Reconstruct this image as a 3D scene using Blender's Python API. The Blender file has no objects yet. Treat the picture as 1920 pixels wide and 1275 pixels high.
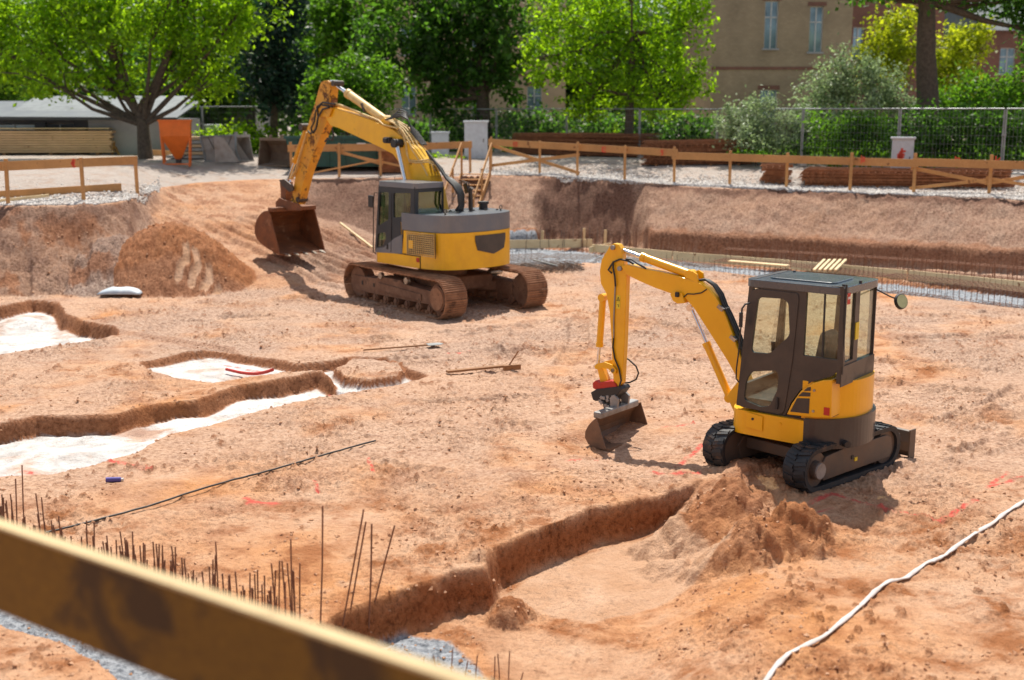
import bpy, math, random
import numpy as np
from mathutils import Vector, Matrix
from mathutils.geometry import tessellate_polygon
random.seed(7); RNG = np.random.default_rng(11)
scene = bpy.context.scene
col = scene.collection
rad = math.radians
# ---------------------------------------------------------------- camera model (used to survey the place)
F_PX = 2250.; CAM_H = 4.8; PITCH = math.atan((637.5-205)/F_PX)
def ray(px, py):
    a = (px-960)/F_PX; b = (637.5-py)/F_PX
    return (a, b*math.sin(PITCH)+math.cos(PITCH), b*math.cos(PITCH)-math.sin(PITCH))
def G(px, py, z=0.):
    d = ray(px, py); t = (z-CAM_H)/d[2]; return (d[0]*t, d[1]*t)
def AT(px, py, D):
    d = ray(px, py); t = D/d[1]; return Vector((d[0]*t, D, CAM_H+d[2]*t))
def S(M, px, py, lat):
    cx, cy, ps = M; F = (math.cos(ps), math.sin(ps)); L = (-F[1], F[0]); d = ray(px, py)
    t = (lat+cx*L[0]+cy*L[1])/(d[0]*L[0]+d[1]*L[1])
    return ((t*d[0]-cx)*F[0]+(t*d[1]-cy)*F[1], CAM_H+t*d[2])
def zoomer(ox, oy, s):
    return lambda X, Y: (ox+X/s, oy+Y/s)
# ---------------------------------------------------------------- tagging
def tag(o, label=None, cat=None, group=None, kind=None):
    if label: o['label'] = label
    if cat: o['category'] = cat
    if group: o['group'] = group
    if kind: o['kind'] = kind
    return o
def thing(name, label, cat, loc=(0,0,0), rz=0., group=None):
    o = bpy.data.objects.new(name, None); col.objects.link(o); o.empty_display_size = .2
    o.location = loc; o.rotation_euler = (0,0,rz)
    return tag(o, label, cat, group)
CH = {}
def parented(o, p):
    o.parent = p; CH.setdefault(p.name, []).append(o)
def copy_tree(o, parent=None):
    c = o.copy(); col.objects.link(c)
    if parent: parented(c, parent)
    for ch in CH.get(o.name, []): copy_tree(ch, c)
    return c
# ---------------------------------------------------------------- mesh builder
class MB:
    def __init__(s, T=None): s.v=[]; s.f=[]; s.sm=[]; s.T=T
    def add(s, vs, fs, smooth=False):
        n=len(s.v)
        if s.T is not None: vs=[s.T@Vector(v) for v in vs]
        s.v += [tuple(v) for v in vs]; s.f += [tuple(i+n for i in f) for f in fs]; s.sm += [smooth]*len(fs)
        return s
    def box(s, c, d, R=None, taper=None):
        x,y,z = d[0]/2,d[1]/2,d[2]/2
        vs=[Vector((a*x,b*y,e*z)) for e in (-1,1) for b in (-1,1) for a in (-1,1)]
        if taper:
            for i in range(4,8): vs[i].x*=taper; vs[i].y*=taper
        if R is not None: vs=[R@v for v in vs]
        vs=[v+Vector(c) for v in vs]
        return s.add(vs, [(0,2,3,1),(4,5,7,6),(0,1,5,4),(2,6,7,3),(0,4,6,2),(1,3,7,5)])
    def bar(s, p0, p1, w, h, up=(0,0,1), ext=0.):
        p0=Vector(p0); p1=Vector(p1); d=(p1-p0); L=d.length; d.normalize(); up=Vector(up)
        side=d.cross(up)
        if side.length<1e-4: side=d.cross(Vector((1,0,0)))
        side.normalize(); u=side.cross(d).normalized()
        p0=p0-d*ext; p1=p1+d*ext
        vs=[]
        for p in (p0,p1):
            for a,b in ((-1,-1),(1,-1),(1,1),(-1,1)): vs.append(p+side*(a*w/2)+u*(b*h/2))
        return s.add(vs, [(0,3,2,1),(4,5,6,7),(0,1,5,4),(1,2,6,5),(2,3,7,6),(3,0,4,7)])
    def cyl(s, p0, p1, r, r1=None, n=14, caps=True):
        if r1 is None: r1=r
        p0=Vector(p0); p1=Vector(p1); d=(p1-p0).normalized()
        a=d.cross(Vector((0,0,1)))
        if a.length<1e-3: a=d.cross(Vector((1,0,0)))
        a.normalize(); b=d.cross(a)
        vs=[p0+(a*math.cos(t)+b*math.sin(t))*r for t in [2*math.pi*i/n for i in range(n)]]
        vs+=[p1+(a*math.cos(t)+b*math.sin(t))*r1 for t in [2*math.pi*i/n for i in range(n)]]
        s.add(vs, [(i,(i+1)%n,n+(i+1)%n,n+i) for i in range(n)], True)
        if caps: s.add(vs[:n]+vs[n:], [tuple(range(n-1,-1,-1)), tuple(range(n,2*n))])
        return s
    def tube(s, pts, r, n=7, r1=None, closed_ends=True):
        pts=[Vector(p) for p in pts]; m=len(pts)
        prev=None; vs=[]
        for i,p in enumerate(pts):
            d=(pts[min(i+1,m-1)]-pts[max(i-1,0)]).normalized()
            if prev is None:
                a=d.cross(Vector((0,0,1)))
                if a.length<1e-2: a=d.cross(Vector((1,0,0)))
            else: a=prev-d*prev.dot(d)
            a.normalize(); prev=a; b=d.cross(a)
            rr=r if r1 is None else r+(r1-r)*i/(m-1)
            vs+=[p+(a*math.cos(2*math.pi*k/n)+b*math.sin(2*math.pi*k/n))*rr for k in range(n)]
        fs=[]
        for i in range(m-1):
            for k in range(n):
                k2=(k+1)%n; fs.append((i*n+k,i*n+k2,(i+1)*n+k2,(i+1)*n+k))
        s.add(vs,fs,True)
        if closed_ends: s.add(vs[:n]+vs[-n:], [tuple(range(n-1,-1,-1)), tuple(range(n,2*n))])
        return s
    def plate(s, loops, fn, w0, w1):
        flat=[[Vector((p[0],p[1],0)) for p in lp] for lp in loops]
        tris=tessellate_polygon(flat)
        allp=[p for lp in loops for p in lp]; N=len(allp)
        vs=[fn(p[0],p[1],w0) for p in allp]+[fn(p[0],p[1],w1) for p in allp]
        def area(l): return sum(l[i][0]*l[(i+1)%len(l)][1]-l[(i+1)%len(l)][0]*l[i][1] for i in range(len(l)))
        fs=[]
        for t in tris: fs.append(tuple(t)); fs.append(tuple(i+N for i in reversed(t)))
        k=0
        for lp in loops:
            n=len(lp)
            for i in range(n):
                a=k+i; b=k+(i+1)%n; fs.append((a,b,b+N,a+N))
            k+=n
        s.add(vs,fs); s.fixn=True
        return s
    def lathe(s, prof, c, n=20):
        vs=[]; m=len(prof)
        for r,z in prof:
            vs+=[(c[0]+r*math.cos(2*math.pi*k/n), c[1]+r*math.sin(2*math.pi*k/n), c[2]+z) for k in range(n)]
        fs=[(i*n+k,i*n+(k+1)%n,(i+1)*n+(k+1)%n,(i+1)*n+k) for i in range(m-1) for k in range(n)]
        s.add(vs,fs,True); s.add(vs[:n]+vs[-n:], [tuple(range(n-1,-1,-1)), tuple(range(n,2*n))]); return s
    def build(s, name, mat, parent=None, bevel=0., label=None, cat=None, group=None, kind=None, seg=2):
        me=bpy.data.meshes.new(name); me.from_pydata(s.v,[],s.f); me.materials.append(mat)
        me.polygons.foreach_set('use_smooth', s.sm)
        if getattr(s,'fixn',False):
            import bmesh
            bm=bmesh.new(); bm.from_mesh(me); bmesh.ops.remove_doubles(bm,verts=bm.verts,dist=1e-5)
            bmesh.ops.recalc_face_normals(bm,faces=bm.faces); bm.to_mesh(me); bm.free()
        me.update()
        o=bpy.data.objects.new(name,me); col.objects.link(o)
        if bevel:
            if not getattr(s,'fixn',False):
                pass
            b=o.modifiers.new('bevel','BEVEL'); b.width=bevel; b.segments=seg; b.limit_method='ANGLE'; b.angle_limit=rad(40); b.harden_normals=False
        if parent: parented(o,parent)
        return tag(o,label,cat,group,kind)
YZ=lambda u,v,w:(u,w,v)      # side plate: (forward, up), w = lateral
XY=lambda u,v,w:(u,v,w)      # plan polygon
RZ=lambda u,v,w:(w,u,v)      # rear plate: (lateral, up), w = forward
# ---------------------------------------------------------------- materials
def newmat(name):
    m=bpy.data.materials.new(name); m.use_nodes=True; nt=m.node_tree; nt.nodes.clear()
    out=nt.nodes.new('ShaderNodeOutputMaterial'); return m,nt,out
def N(nt,t,**kw):
    n=nt.nodes.new(t)
    for k,v in kw.items(): setattr(n,k,v)
    return n
def setin(n,**kw):
    for k,v in kw.items():
        n.inputs[k.replace('_',' ')].default_value=v
def noise(nt,scale,detail=4,rough=.6,vec=None,dist=0.):
    n=N(nt,'ShaderNodeTexNoise'); n.inputs['Scale'].default_value=scale; n.inputs['Detail'].default_value=detail
    n.inputs['Roughness'].default_value=rough; n.inputs['Distortion'].default_value=dist
    if vec is not None: nt.links.new(vec,n.inputs['Vector'])
    return n.outputs['Fac']
def ramp(nt,fac,stops):
    r=N(nt,'ShaderNodeValToRGB'); e=r.color_ramp.elements
    while len(e)<len(stops): e.new(.5)
    for i,(p,c) in enumerate(stops):
        e[i].position=p; e[i].color=(c,c,c,1) if not hasattr(c,'__len__') else (*c[:3],1)
    nt.links.new(fac,r.inputs['Fac']); return r.outputs['Color']
def mix(nt,fac,a,b,mode='MIX'):
    m=N(nt,'ShaderNodeMix',data_type='RGBA',blend_type=mode)
    for idx,v in ((0,fac),(6,a),(7,b)):
        if hasattr(v,'links') or hasattr(v,'is_linked'): nt.links.new(v,m.inputs[idx])
        elif idx==0: m.inputs[0].default_value=v
        else: m.inputs[idx].default_value=(*v[:3],1)
    return m.outputs[2]
def bump(nt,h,strength=.5,dist=.02,prev=None):
    b=N(nt,'ShaderNodeBump'); b.inputs['Strength'].default_value=strength; b.inputs['Distance'].default_value=dist
    nt.links.new(h,b.inputs['Height'])
    if prev is not None: nt.links.new(prev,b.inputs['Normal'])
    return b.outputs['Normal']
def simple(name,c,c2=None,rough=.6,metal=0.,scale=6.,mixlo=.4,mixhi=.65,bmp=0.,bscale=40.,coat=0.,wear=None,wlo=.58,whi=.66,wscale=3.,spec=.5,grime=None):
    m,nt,out=newmat(name); p=N(nt,'ShaderNodeBsdfPrincipled'); tc=N(nt,'ShaderNodeTexCoord').outputs['Object']
    colr=None
    if c2 is None: c2=tuple(x*.82 for x in c)
    colr=mix(nt,ramp(nt,noise(nt,scale,6,.65,tc),[(mixlo,0),(mixhi,1)]),c,c2)
    rv=None
    if wear:
        wm=ramp(nt,noise(nt,wscale,9,.72,tc,.3),[(wlo,0),(whi,1)])
        colr=mix(nt,wm,colr,wear)
        rv=mix(nt,wm,(rough,)*3,(.9,)*3)
    if grime:
        gm=ramp(nt,noise(nt,1.7,7,.7,tc),[(.38,0),(.75,.75)])
        colr=mix(nt,gm,colr,grime)
    nt.links.new(colr,p.inputs['Base Color'])
    if rv is not None: nt.links.new(rv,p.inputs['Roughness'])
    else:
        r=N(nt,'ShaderNodeMapRange'); nt.links.new(noise(nt,scale*2,4,.6,tc),r.inputs['Value'])
        r.inputs['To Min'].default_value=max(0,rough-.12); r.inputs['To Max'].default_value=min(1,rough+.15); nt.links.new(r.outputs['Result'],p.inputs['Roughness'])
    p.inputs['Metallic'].default_value=metal; p.inputs['Coat Weight'].default_value=coat; p.inputs['Coat Roughness'].default_value=.15
    p.inputs['Specular IOR Level'].default_value=spec
    if bmp: nt.links.new(bump(nt,noise(nt,bscale,6,.7,tc),bmp,.01),p.inputs['Normal'])
    nt.links.new(p.outputs['BSDF'],out.inputs['Surface']); return m
def woodmat(name,a,b,knot=(.25,.11,.04),axis=0,stain=None):
    m,nt,out=newmat(name); p=N(nt,'ShaderNodeBsdfPrincipled'); tc=N(nt,'ShaderNodeTexCoord').outputs['Object']
    mp=N(nt,'ShaderNodeMapping'); nt.links.new(tc,mp.inputs['Vector'])
    sc=[14,14,14]; sc[axis]=.7; mp.inputs['Scale'].default_value=sc
    g=noise(nt,3,8,.65,mp.outputs['Vector'],.4)
    c=mix(nt,ramp(nt,g,[(.35,0),(.68,1)]),a,b)
    kn=ramp(nt,noise(nt,5.,3,.5,tc),[(.66,0),(.72,1)]); c=mix(nt,kn,c,knot)
    if stain:
        st=ramp(nt,noise(nt,3.2,5,.6,tc,.4),[(.5,0),(.62,.9)]); c=mix(nt,st,c,stain)
    big=ramp(nt,noise(nt,.8,4,.6,tc),[(.3,.75),(.7,1.08)]); c=mix(nt,1.,c,big,'MULTIPLY')
    nt.links.new(c,p.inputs['Base Color']); p.inputs['Roughness'].default_value=.75
    nt.links.new(bump(nt,g,.35,.004),p.inputs['Normal'])
    nt.links.new(p.outputs['BSDF'],out.inputs['Surface']); return m
def glassmat(name,tint,refl=.12):
    m,nt,out=newmat(name); t=N(nt,'ShaderNodeBsdfTransparent'); t.inputs['Color'].default_value=(*tint,1)
    g=N(nt,'ShaderNodeBsdfGlossy'); g.inputs['Roughness'].default_value=.03; g.inputs['Color'].default_value=(.9,.95,.95,1)
    d=N(nt,'ShaderNodeBsdfDiffuse'); d.inputs['Color'].default_value=(.5,.45,.36,1)
    lw=N(nt,'ShaderNodeLayerWeight'); lw.inputs['Blend'].default_value=.25
    tc=N(nt,'ShaderNodeTexCoord').outputs['Object']
    mx=N(nt,'ShaderNodeMixShader'); r=N(nt,'ShaderNodeMapRange'); nt.links.new(lw.outputs['Facing'],r.inputs['Value'])
    r.inputs['To Min'].default_value=refl*.4; r.inputs['To Max'].default_value=.55
    nt.links.new(r.outputs['Result'],mx.inputs[0]); nt.links.new(t.outputs[0],mx.inputs[1]); nt.links.new(g.outputs[0],mx.inputs[2])
    du=ramp(nt,noise(nt,3.,6,.7,tc),[(.45,.0),(.8,.035)]); m2=N(nt,'ShaderNodeMixShader')
    nt.links.new(du,m2.inputs[0]); nt.links.new(mx.outputs[0],m2.inputs[1]); nt.links.new(d.outputs[0],m2.inputs[2])
    nt.links.new(m2.outputs[0],out.inputs['Surface']); return m
def leafmat(name,a,b,tr,trf=.45):
    m,nt,out=newmat(name); tc=N(nt,'ShaderNodeTexCoord').outputs['Object']
    g=N(nt,'ShaderNodeNewGeometry')
    base=mix(nt,ramp(nt,noise(nt,.8,5,.6,tc),[(.35,0),(.65,1)]),a,b)
    v=N(nt,'ShaderNodeMapRange'); nt.links.new(g.outputs['Random Per Island'],v.inputs['Value']); v.inputs['To Min'].default_value=.45; v.inputs['To Max'].default_value=1.5
    vv=N(nt,'ShaderNodeCombineColor')
    for i in range(3): nt.links.new(v.outputs['Result'],vv.inputs[i])
    base=mix(nt,1.,base,vv.outputs[0],'MULTIPLY'); trc=mix(nt,1.,tr,vv.outputs[0],'MULTIPLY')
    d=N(nt,'ShaderNodeBsdfPrincipled'); nt.links.new(base,d.inputs['Base Color']); d.inputs['Roughness'].default_value=.5; d.inputs['Specular IOR Level'].default_value=.3
    t=N(nt,'ShaderNodeBsdfTranslucent'); nt.links.new(trc,t.inputs['Color'])
    mx=N(nt,'ShaderNodeMixShader'); mx.inputs[0].default_value=trf
    nt.links.new(d.outputs[0],mx.inputs[1]); nt.links.new(t.outputs[0],mx.inputs[2]); nt.links.new(mx.outputs[0],out.inputs['Surface']); return m
M={}
M['yellow_new']=simple('yellow_new',(.90,.46,.003),(.85,.41,.003),rough=.36,coat=.3,scale=2,wear=(.60,.34,.10),wlo=.66,whi=.80,wscale=5)
M['yellow_old']=simple('yellow_old',(.88,.48,.006),(.78,.40,.008),rough=.42,scale=2.,wear=(.22,.09,.02),wlo=.64,whi=.70,wscale=2.5,coat=.15)
M['yellow_rusty']=simple('yellow_rusty',(.76,.38,.02),(.62,.27,.02),rough=.5,scale=2.,wear=(.13,.05,.018),wlo=.535,whi=.60,wscale=3.0)
M['cream_paint']=simple('cream_paint',(.72,.52,.22),(.6,.38,.12),rough=.5,wear=(.2,.1,.04),wlo=.64,whi=.7)
M['cab_dark']=simple('cab_dark',(.034,.030,.030),(.058,.047,.04),rough=.42,scale=2.5,wear=(.085,.062,.046),wlo=.52,whi=.75,wscale=2.,coat=.2)
M['roof_dark']=simple('roof_dark',(.045,.07,.095),(.07,.085,.10),rough=.25,coat=.7,scale=2)
M['hood_grey']=simple('hood_grey',(.12,.145,.18),(.17,.175,.185),rough=.35,scale=1.5,coat=.4)
M['cab_blue']=simple('cab_blue',(.016,.026,.036),(.035,.038,.042),rough=.45,scale=2.)
M['weight_dark']=simple('weight_dark',(.018,.022,.03),(.032,.032,.036),rough=.34,coat=.4,scale=2)
M['rubber']=simple('rubber',(.014,.018,.024),(.03,.029,.03),rough=.6,scale=5,wear=(.16,.10,.065),wlo=.55,whi=.72,wscale=4,bmp=.3)
M['rubber_hose']=simple('rubber_hose',(.018,.018,.018),(.035,.03,.028),rough=.5)
M['frame_grey']=simple('frame_grey',(.07,.062,.058),(.12,.085,.065),rough=.5,scale=3,grime=(.16,.10,.06))
M['track_rust']=simple('track_rust',(.28,.135,.07),(.42,.22,.12),rough=.8,scale=4,wear=(.12,.06,.035),wlo=.55,whi=.65,bmp=.4)
M['track_frame']=simple('track_frame',(.17,.085,.05),(.27,.15,.09),rough=.85,scale=3,wear=(.09,.05,.035),bmp=.3)
M['bucket_rust']=simple('bucket_rust',(.24,.085,.03),(.14,.055,.025),rough=.7,scale=2.5,wear=(.33,.17,.09),bmp=.3)
M['bucket_brown']=simple('bucket_brown',(.14,.085,.055),(.22,.12,.07),rough=.6,scale=3,wear=(.28,.17,.10),bmp=.25)
M['steel_worn']=simple('steel_worn',(.5,.47,.42),(.3,.25,.2),rough=.4,metal=.8)
M['chrome']=simple('chrome',(.75,.78,.82),(.7,.72,.75),rough=.12,metal=1.)
M['steel_grey']=simple('steel_grey',(.33,.33,.33),(.22,.2,.18),rough=.45,metal=.3,scale=4)
M['concrete_skip']=simple('skip_grey',(.42,.39,.35),(.30,.26,.22),rough=.8,scale=3,wear=(.3,.16,.08),wlo=.6,whi=.7)
M['dirty_bucket']=simple('dirty_bucket',(.26,.19,.13),(.19,.12,.08),rough=.8,scale=3,bmp=.2)
M['orange']=simple('orange',(.75,.16,.015),(.62,.13,.012),rough=.5,scale=3,wear=(.3,.12,.05),wlo=.62,whi=.72)
M['green_skip']=simple('green_skip',(.012,.09,.075),(.02,.06,.05),rough=.5,scale=3)
M['black']=simple('black',(.02,.02,.022),(.03,.028,.028),rough=.5)
M['dark_steel']=simple('dark_steel',(.06,.05,.045),(.1,.07,.05),rough=.55,metal=.3,scale=8)
M['red']=simple('red',(.55,.03,.015),(.45,.03,.02),rough=.5)
M['red_spray']=simple('red_spray',(.70,.06,.035),(.7,.12,.07),rough=.8,scale=30)
M['white']=simple('white',(.75,.74,.71),(.62,.6,.56),rough=.55)
M['cabinet']=simple('cabinet',(.58,.62,.66),(.5,.53,.56),rough=.5)
M['warning']=simple('warning',(.85,.65,.03),rough=.4)
M['blue']=simple('blue',(.10,.08,.32),rough=.4)
M['pad']=simple('pad',(.42,.50,.58),(.55,.6,.63),rough=.6,bmp=.4,bscale=25)
M['seat']=simple('seat',(.07,.065,.06),(.12,.11,.1),rough=.9)
M['seat_light']=simple('seat_light',(.16,.15,.14),(.10,.10,.09),rough=.9)
M['glass']=glassmat('glass',(.88,.93,.88),.10); M['glass_green']=glassmat('glass_green',(.45,.62,.45),.18)
M['mirror']=simple('mirror',(.6,.5,.25),rough=.08,metal=1.)
M['wood']=woodmat('wood',(.62,.34,.13),(.50,.24,.08),axis=0)
M['wood_dark']=woodmat('wood_dark',(.38,.18,.07),(.24,.11,.045))
M['lumber']=woodmat('lumber',(.76,.52,.30),(.62,.39,.20))
M['board_near']=woodmat('board_near',(.22,.112,.008),(.15,.072,.006),knot=(.10,.045,.015),stain=(.05,.025,.01))
M['board_edge']=woodmat('board_edge',(.62,.47,.25),(.5,.36,.18))
M['wood_pale']=woodmat('wood_pale',(.8,.66,.40),(.7,.5,.27))
M['rebar']=simple('rebar',(.26,.115,.06),(.16,.075,.045),rough=.75,scale=20)
M['rebar_grey']=simple('rebar_grey',(.16,.14,.13),(.22,.12,.07),rough=.6,scale=10,metal=.3)
M['rust_mat']=simple('rust_mat',(.30,.12,.05),(.18,.07,.03),rough=.8,scale=4)
M['galv']=simple('galv',(.32,.34,.35),(.25,.27,.27),rough=.45,metal=.5)
M['bark']=simple('bark',(.11,.085,.06),(.06,.045,.035),rough=.95,scale=8,bmp=.8,bscale=12)
M['plaster']=simple('plaster',(.52,.38,.25),(.46,.33,.21),rough=.9,scale=1.)
M['plaster_grey']=simple('plaster_grey',(.40,.41,.42),(.32,.33,.34),rough=.9,scale=.8)
M['shed_dark']=simple('shed_dark',(.05,.055,.07),(.08,.08,.09),rough=.8,scale=1.2)
M['roof_pale']=simple('roof_pale',(.19,.215,.225),(.13,.15,.16),rough=.7,scale=1.5)
M['roof_blue']=simple('roof_blue',(.08,.10,.12),(.12,.14,.15),rough=.6,scale=1.5)
M['windowglass']=simple('windowglass',(.30,.42,.50),(.12,.18,.22),rough=.12,scale=.7,metal=.3)
M['leaf_bright']=leafmat('leaf_bright',(.11,.22,.010),(.07,.16,.008),(.40,.66,.012),.55)
M['leaf_mid']=leafmat('leaf_mid',(.06,.14,.014),(.04,.10,.01),(.20,.44,.02),.48)
M['leaf_dark']=leafmat('leaf_dark',(.045,.105,.018),(.025,.07,.013),(.15,.36,.025),.48)
M['leaf_conifer']=leafmat('leaf_conifer',(.010,.036,.024),(.016,.048,.026),(.02,.07,.03),.25)
M['leaf_yellow']=leafmat('leaf_yellow',(.22,.28,.012),(.15,.24,.012),(.62,.70,.02),.5)
M['leaf_silver']=leafmat('leaf_silver',(.42,.48,.34),(.13,.22,.07),(.36,.50,.20),.35)
M['hose_pale']=simple('hose_pale',(.62,.58,.56),(.5,.44,.4),rough=.6)
def stonemat(name,cols,scale=60):
    m,nt,out=newmat(name); g=N(nt,'ShaderNodeNewGeometry'); p=N(nt,'ShaderNodeBsdfPrincipled')
    nt.links.new(ramp(nt,g.outputs['Random Per Island'],cols),p.inputs['Base Color']); p.inputs['Roughness'].default_value=.9
    nt.links.new(p.outputs[0],out.inputs['Surface']); return m
M['stones']=stonemat('stones',[(0,(.34,.31,.29)),(.4,(.55,.52,.49)),(.75,(.72,.69,.65)),(1,(.42,.35,.30))])
M['clods']=stonemat('clods',[(0,(.36,.17,.085)),(.5,(.47,.25,.135)),(1,(.56,.34,.21))])
def brickmat(name,a,b,mortar,sc=1.):
    m,nt,out=newmat(name); p=N(nt,'ShaderNodeBsdfPrincipled'); tc=N(nt,'ShaderNodeTexCoord').outputs['Object']
    sp=N(nt,'ShaderNodeSeparateXYZ'); nt.links.new(tc,sp.inputs[0]); cb=N(nt,'ShaderNodeCombineXYZ')
    ad=N(nt,'ShaderNodeMath',operation='ADD'); nt.links.new(sp.outputs[0],ad.inputs[0]); nt.links.new(sp.outputs[1],ad.inputs[1])
    nt.links.new(ad.outputs[0],cb.inputs[0]); nt.links.new(sp.outputs[2],cb.inputs[1])
    br=N(nt,'ShaderNodeTexBrick'); nt.links.new(cb.outputs[0],br.inputs['Vector']); br.inputs['Scale'].default_value=2.2*sc
    br.inputs['Color1'].default_value=(*a,1); br.inputs['Color2'].default_value=(*b,1); br.inputs['Mortar'].default_value=(*mortar,1); br.inputs['Mortar Size'].default_value=.03
    c=mix(nt,1.,br.outputs['Color'],ramp(nt,noise(nt,.6,5,.6,tc),[(.3,.75),(.7,1.1)]),'MULTIPLY')
    nt.links.new(c,p.inputs['Base Color']); p.inputs['Roughness'].default_value=.9
    nt.links.new(p.outputs[0],out.inputs['Surface']); return m
M['brick_tan']=brickmat('brick_tan',(.42,.32,.20),(.36,.27,.165),(.32,.26,.18))
M['brick_red']=brickmat('brick_red',(.26,.105,.07),(.21,.085,.055),(.2,.14,.11))
# ---------------------------------------------------------------- terrain
_perm=np.random.default_rng(3).permutation(65536).astype(np.int64)
_ang=np.random.default_rng(4).random(65536)*2*np.pi
_gx=np.cos(_ang).astype(np.float32); _gy=np.sin(_ang).astype(np.float32)
def perlin(x,y,seed=0):
    xi=np.floor(x).astype(np.int64); yi=np.floor(y).astype(np.int64); xf=(x-xi).astype(np.float32); yf=(y-yi).astype(np.float32)
    def h(i,j): return _perm[(i*7919+_perm[(j*104729+seed*31337)&65535])&65535]
    def d(i,j,fx,fy): k=h(i,j); return _gx[k]*fx+_gy[k]*fy
    u=xf*xf*xf*(xf*(xf*6-15)+10); v=yf*yf*yf*(yf*(yf*6-15)+10)
    a=d(xi,yi,xf,yf); b=d(xi+1,yi,xf-1,yf); c=d(xi,yi+1,xf,yf-1); e=d(xi+1,yi+1,xf-1,yf-1)
    return (a+(b-a)*u)*(1-v)+(c+(e-c)*u)*v
def fbm(x,y,sc,octv=5,g=.55,seed=0,ridge=False):
    r=0.;a=1.;t=0.
    for o in range(octv):
        n=perlin(x*sc+o*17.3,y*sc-o*9.1,seed+o)*1.5
        if ridge: n=1-2*np.abs(n)
        r=r+a*n; t+=a; a*=g; sc*=2.03
    return r/t
def sm(t): t=np.clip(t,0,1); return t*t*(3-2*t)
def seglist_dist(x,y,pts):
    d=np.full(x.shape,1e9,np.float32)
    for (ax,ay),(bx,by) in zip(pts[:-1],pts[1:]):
        dx,dy=bx-ax,by-ay; L=dx*dx+dy*dy+1e-9
        t=np.clip(((x-ax)*dx+(y-ay)*dy)/L,0,1)
        d=np.minimum(d,np.hypot(x-ax-t*dx,y-ay-t*dy))
    return d
def inside(x,y,pts):
    r=np.zeros(x.shape,bool); n=len(pts)
    for i in range(n):
        ax,ay=pts[i]; bx,by=pts[(i+1)%n]
        if ay==by: continue
        c=((ay>y)!=(by>y))&(x<(bx-ax)*(y-ay)/(by-ay)+ax); r^=c
    return r
def Gp(l,z=0.): return [G(a,b,z) for a,b in l]
# pit outline by column (survey column, foot distance, crest distance, crest level, rise behind, vertical cut share)
BT=np.array([[-900,30,33.5,2.15,.09,0,30,0],[0,31,33.5,2.15,.09,0,31,0],[180,31.3,34,2.15,.09,0,31.3,0],[240,31.4,35.5,2.17,.09,0,31.8,.1],[300,31.5,40,2.2,.09,0,37.5,1.4],[350,31.6,43.,2.2,.09,0,41.,1.85],[480,32,44.5,2.25,.09,0,43.,2.0],
 [550,32.5,45.0,2.25,.09,0,42.9,1.85],[590,33,45.0,2.26,.09,0,42.8,1.0],[700,35,45.,2.28,.09,0,42.4,.45],[790,38,45.4,2.3,.09,.1,43,.15],[900,42.,46.3,2.3,.09,.12,42.,0],[960,42.7,46.7,2.3,.09,.15,42.7,0],[1005,42.6,46.3,2.3,.09,.15,42.6,0],[1030,44.0,45.6,2.3,.09,.1,44,0],[1190,42.6,43.8,2.2,.09,.1,42.6,0],[1215,40.6,43.6,2.18,.09,.3,40.6,0],
 [1300,39.6,42.5,2.12,.1,.3,39.6,0],[1600,37.4,40.2,2.05,.12,.3,37.4,0],[1900,35.2,38,2.0,.14,.3,35.2,0],[2300,33,36,2.0,.14,.3,33,0],[3200,30,33,2.0,.14,.3,30,0]],float)


T1=Gp([(-700,815),(-300,802),(0,793),(67,779),(143,777),(207,778),(283,757),(367,748),(433,723),(517,710),(600,693),(640,712),(700,722),(785,713),(740,724),(680,733),(600,745),(520,762),(450,780),(400,797),(315,812),(250,852),(180,872),(100,888),(0,893),(-300,905),(-700,925)])
T2=Gp([(262,679),(300,671),(350,660),(395,655),(440,662),(500,672),(560,681),(622,676),(660,669),(720,672),(765,688),(800,704),(785,713),(740,722),(680,731),(630,742),(615,705),(600,694),(540,698),(460,706),(400,718),(330,708),(275,692)])
T3=Gp([(-600,585),(-100,577),(0,573),(60,563),(112,566),(125,585),(160,600),(215,610),(228,622),(190,634),(120,645),(40,657),(0,664),(-100,672),(-600,690)])
T4=Gp([(205,612),(300,630),(380,643),(440,652),(450,664),(380,657),(300,643),(200,628)])
T5=Gp([(1345,902),(1290,918),(1173,935),(1103,950),(1050,977),(990,997),(925,1022),(898,1060),(845,1070),(790,1090),(740,1110),(683,1133),(640,1150),(560,1185),(480,1230),(600,1500),(1250,1500),(1330,1330),(1420,1200),(1440,1080),(1430,985)])
T5s=Gp([(1345,902),(1290,918),(1173,935),(1103,950),(1050,977),(990,997),(925,1022),(898,1060),(845,1070),(790,1090),(740,1110),(683,1133),(640,1150),(560,1185),(480,1230)])
T5g=Gp([(1345,902),(1430,985),(1440,1080),(1420,1200),(1330,1330),(1250,1500)])
T6=Gp([(-900,800),(-200,950),(0,1000),(200,1052),(400,1112),(520,1160),(560,1200),(590,1300),(600,1600),(440,1400),(250,1285),(130,1212),(0,1172),(-300,1080),(-900,950)])
T7=Gp([(850,455),(1000,460),(1100,466),(1219,479),(1400,496),(1660,523),(1920,549),(2500,605),(2500,665),(1920,578),(1660,548),(1500,528),(1340,508),(1219,499),(1100,492),(960,497),(850,490)])
PAD=Gp([(975,1085),(1060,1045),(1170,1005),(1240,1000),(1300,1040),(1395,1075),(1370,1100),(1290,1120),(1180,1150),(1110,1165),(1000,1140),(930,1115)],-.42)
BLUE=Gp([(690,1205),(760,1192),(830,1198),(880,1225),(925,1290),(940,1400),(600,1400),(600,1240)],-.46)
BLOCK=Gp([(622,690),(655,670),(745,676),(768,692),(748,706),(690,714),(638,706)])
PAD2=Gp([(850,1165),(960,1160),(1110,1185),(1250,1230),(1200,1320),(980,1330),(900,1235)],-.42)
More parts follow.
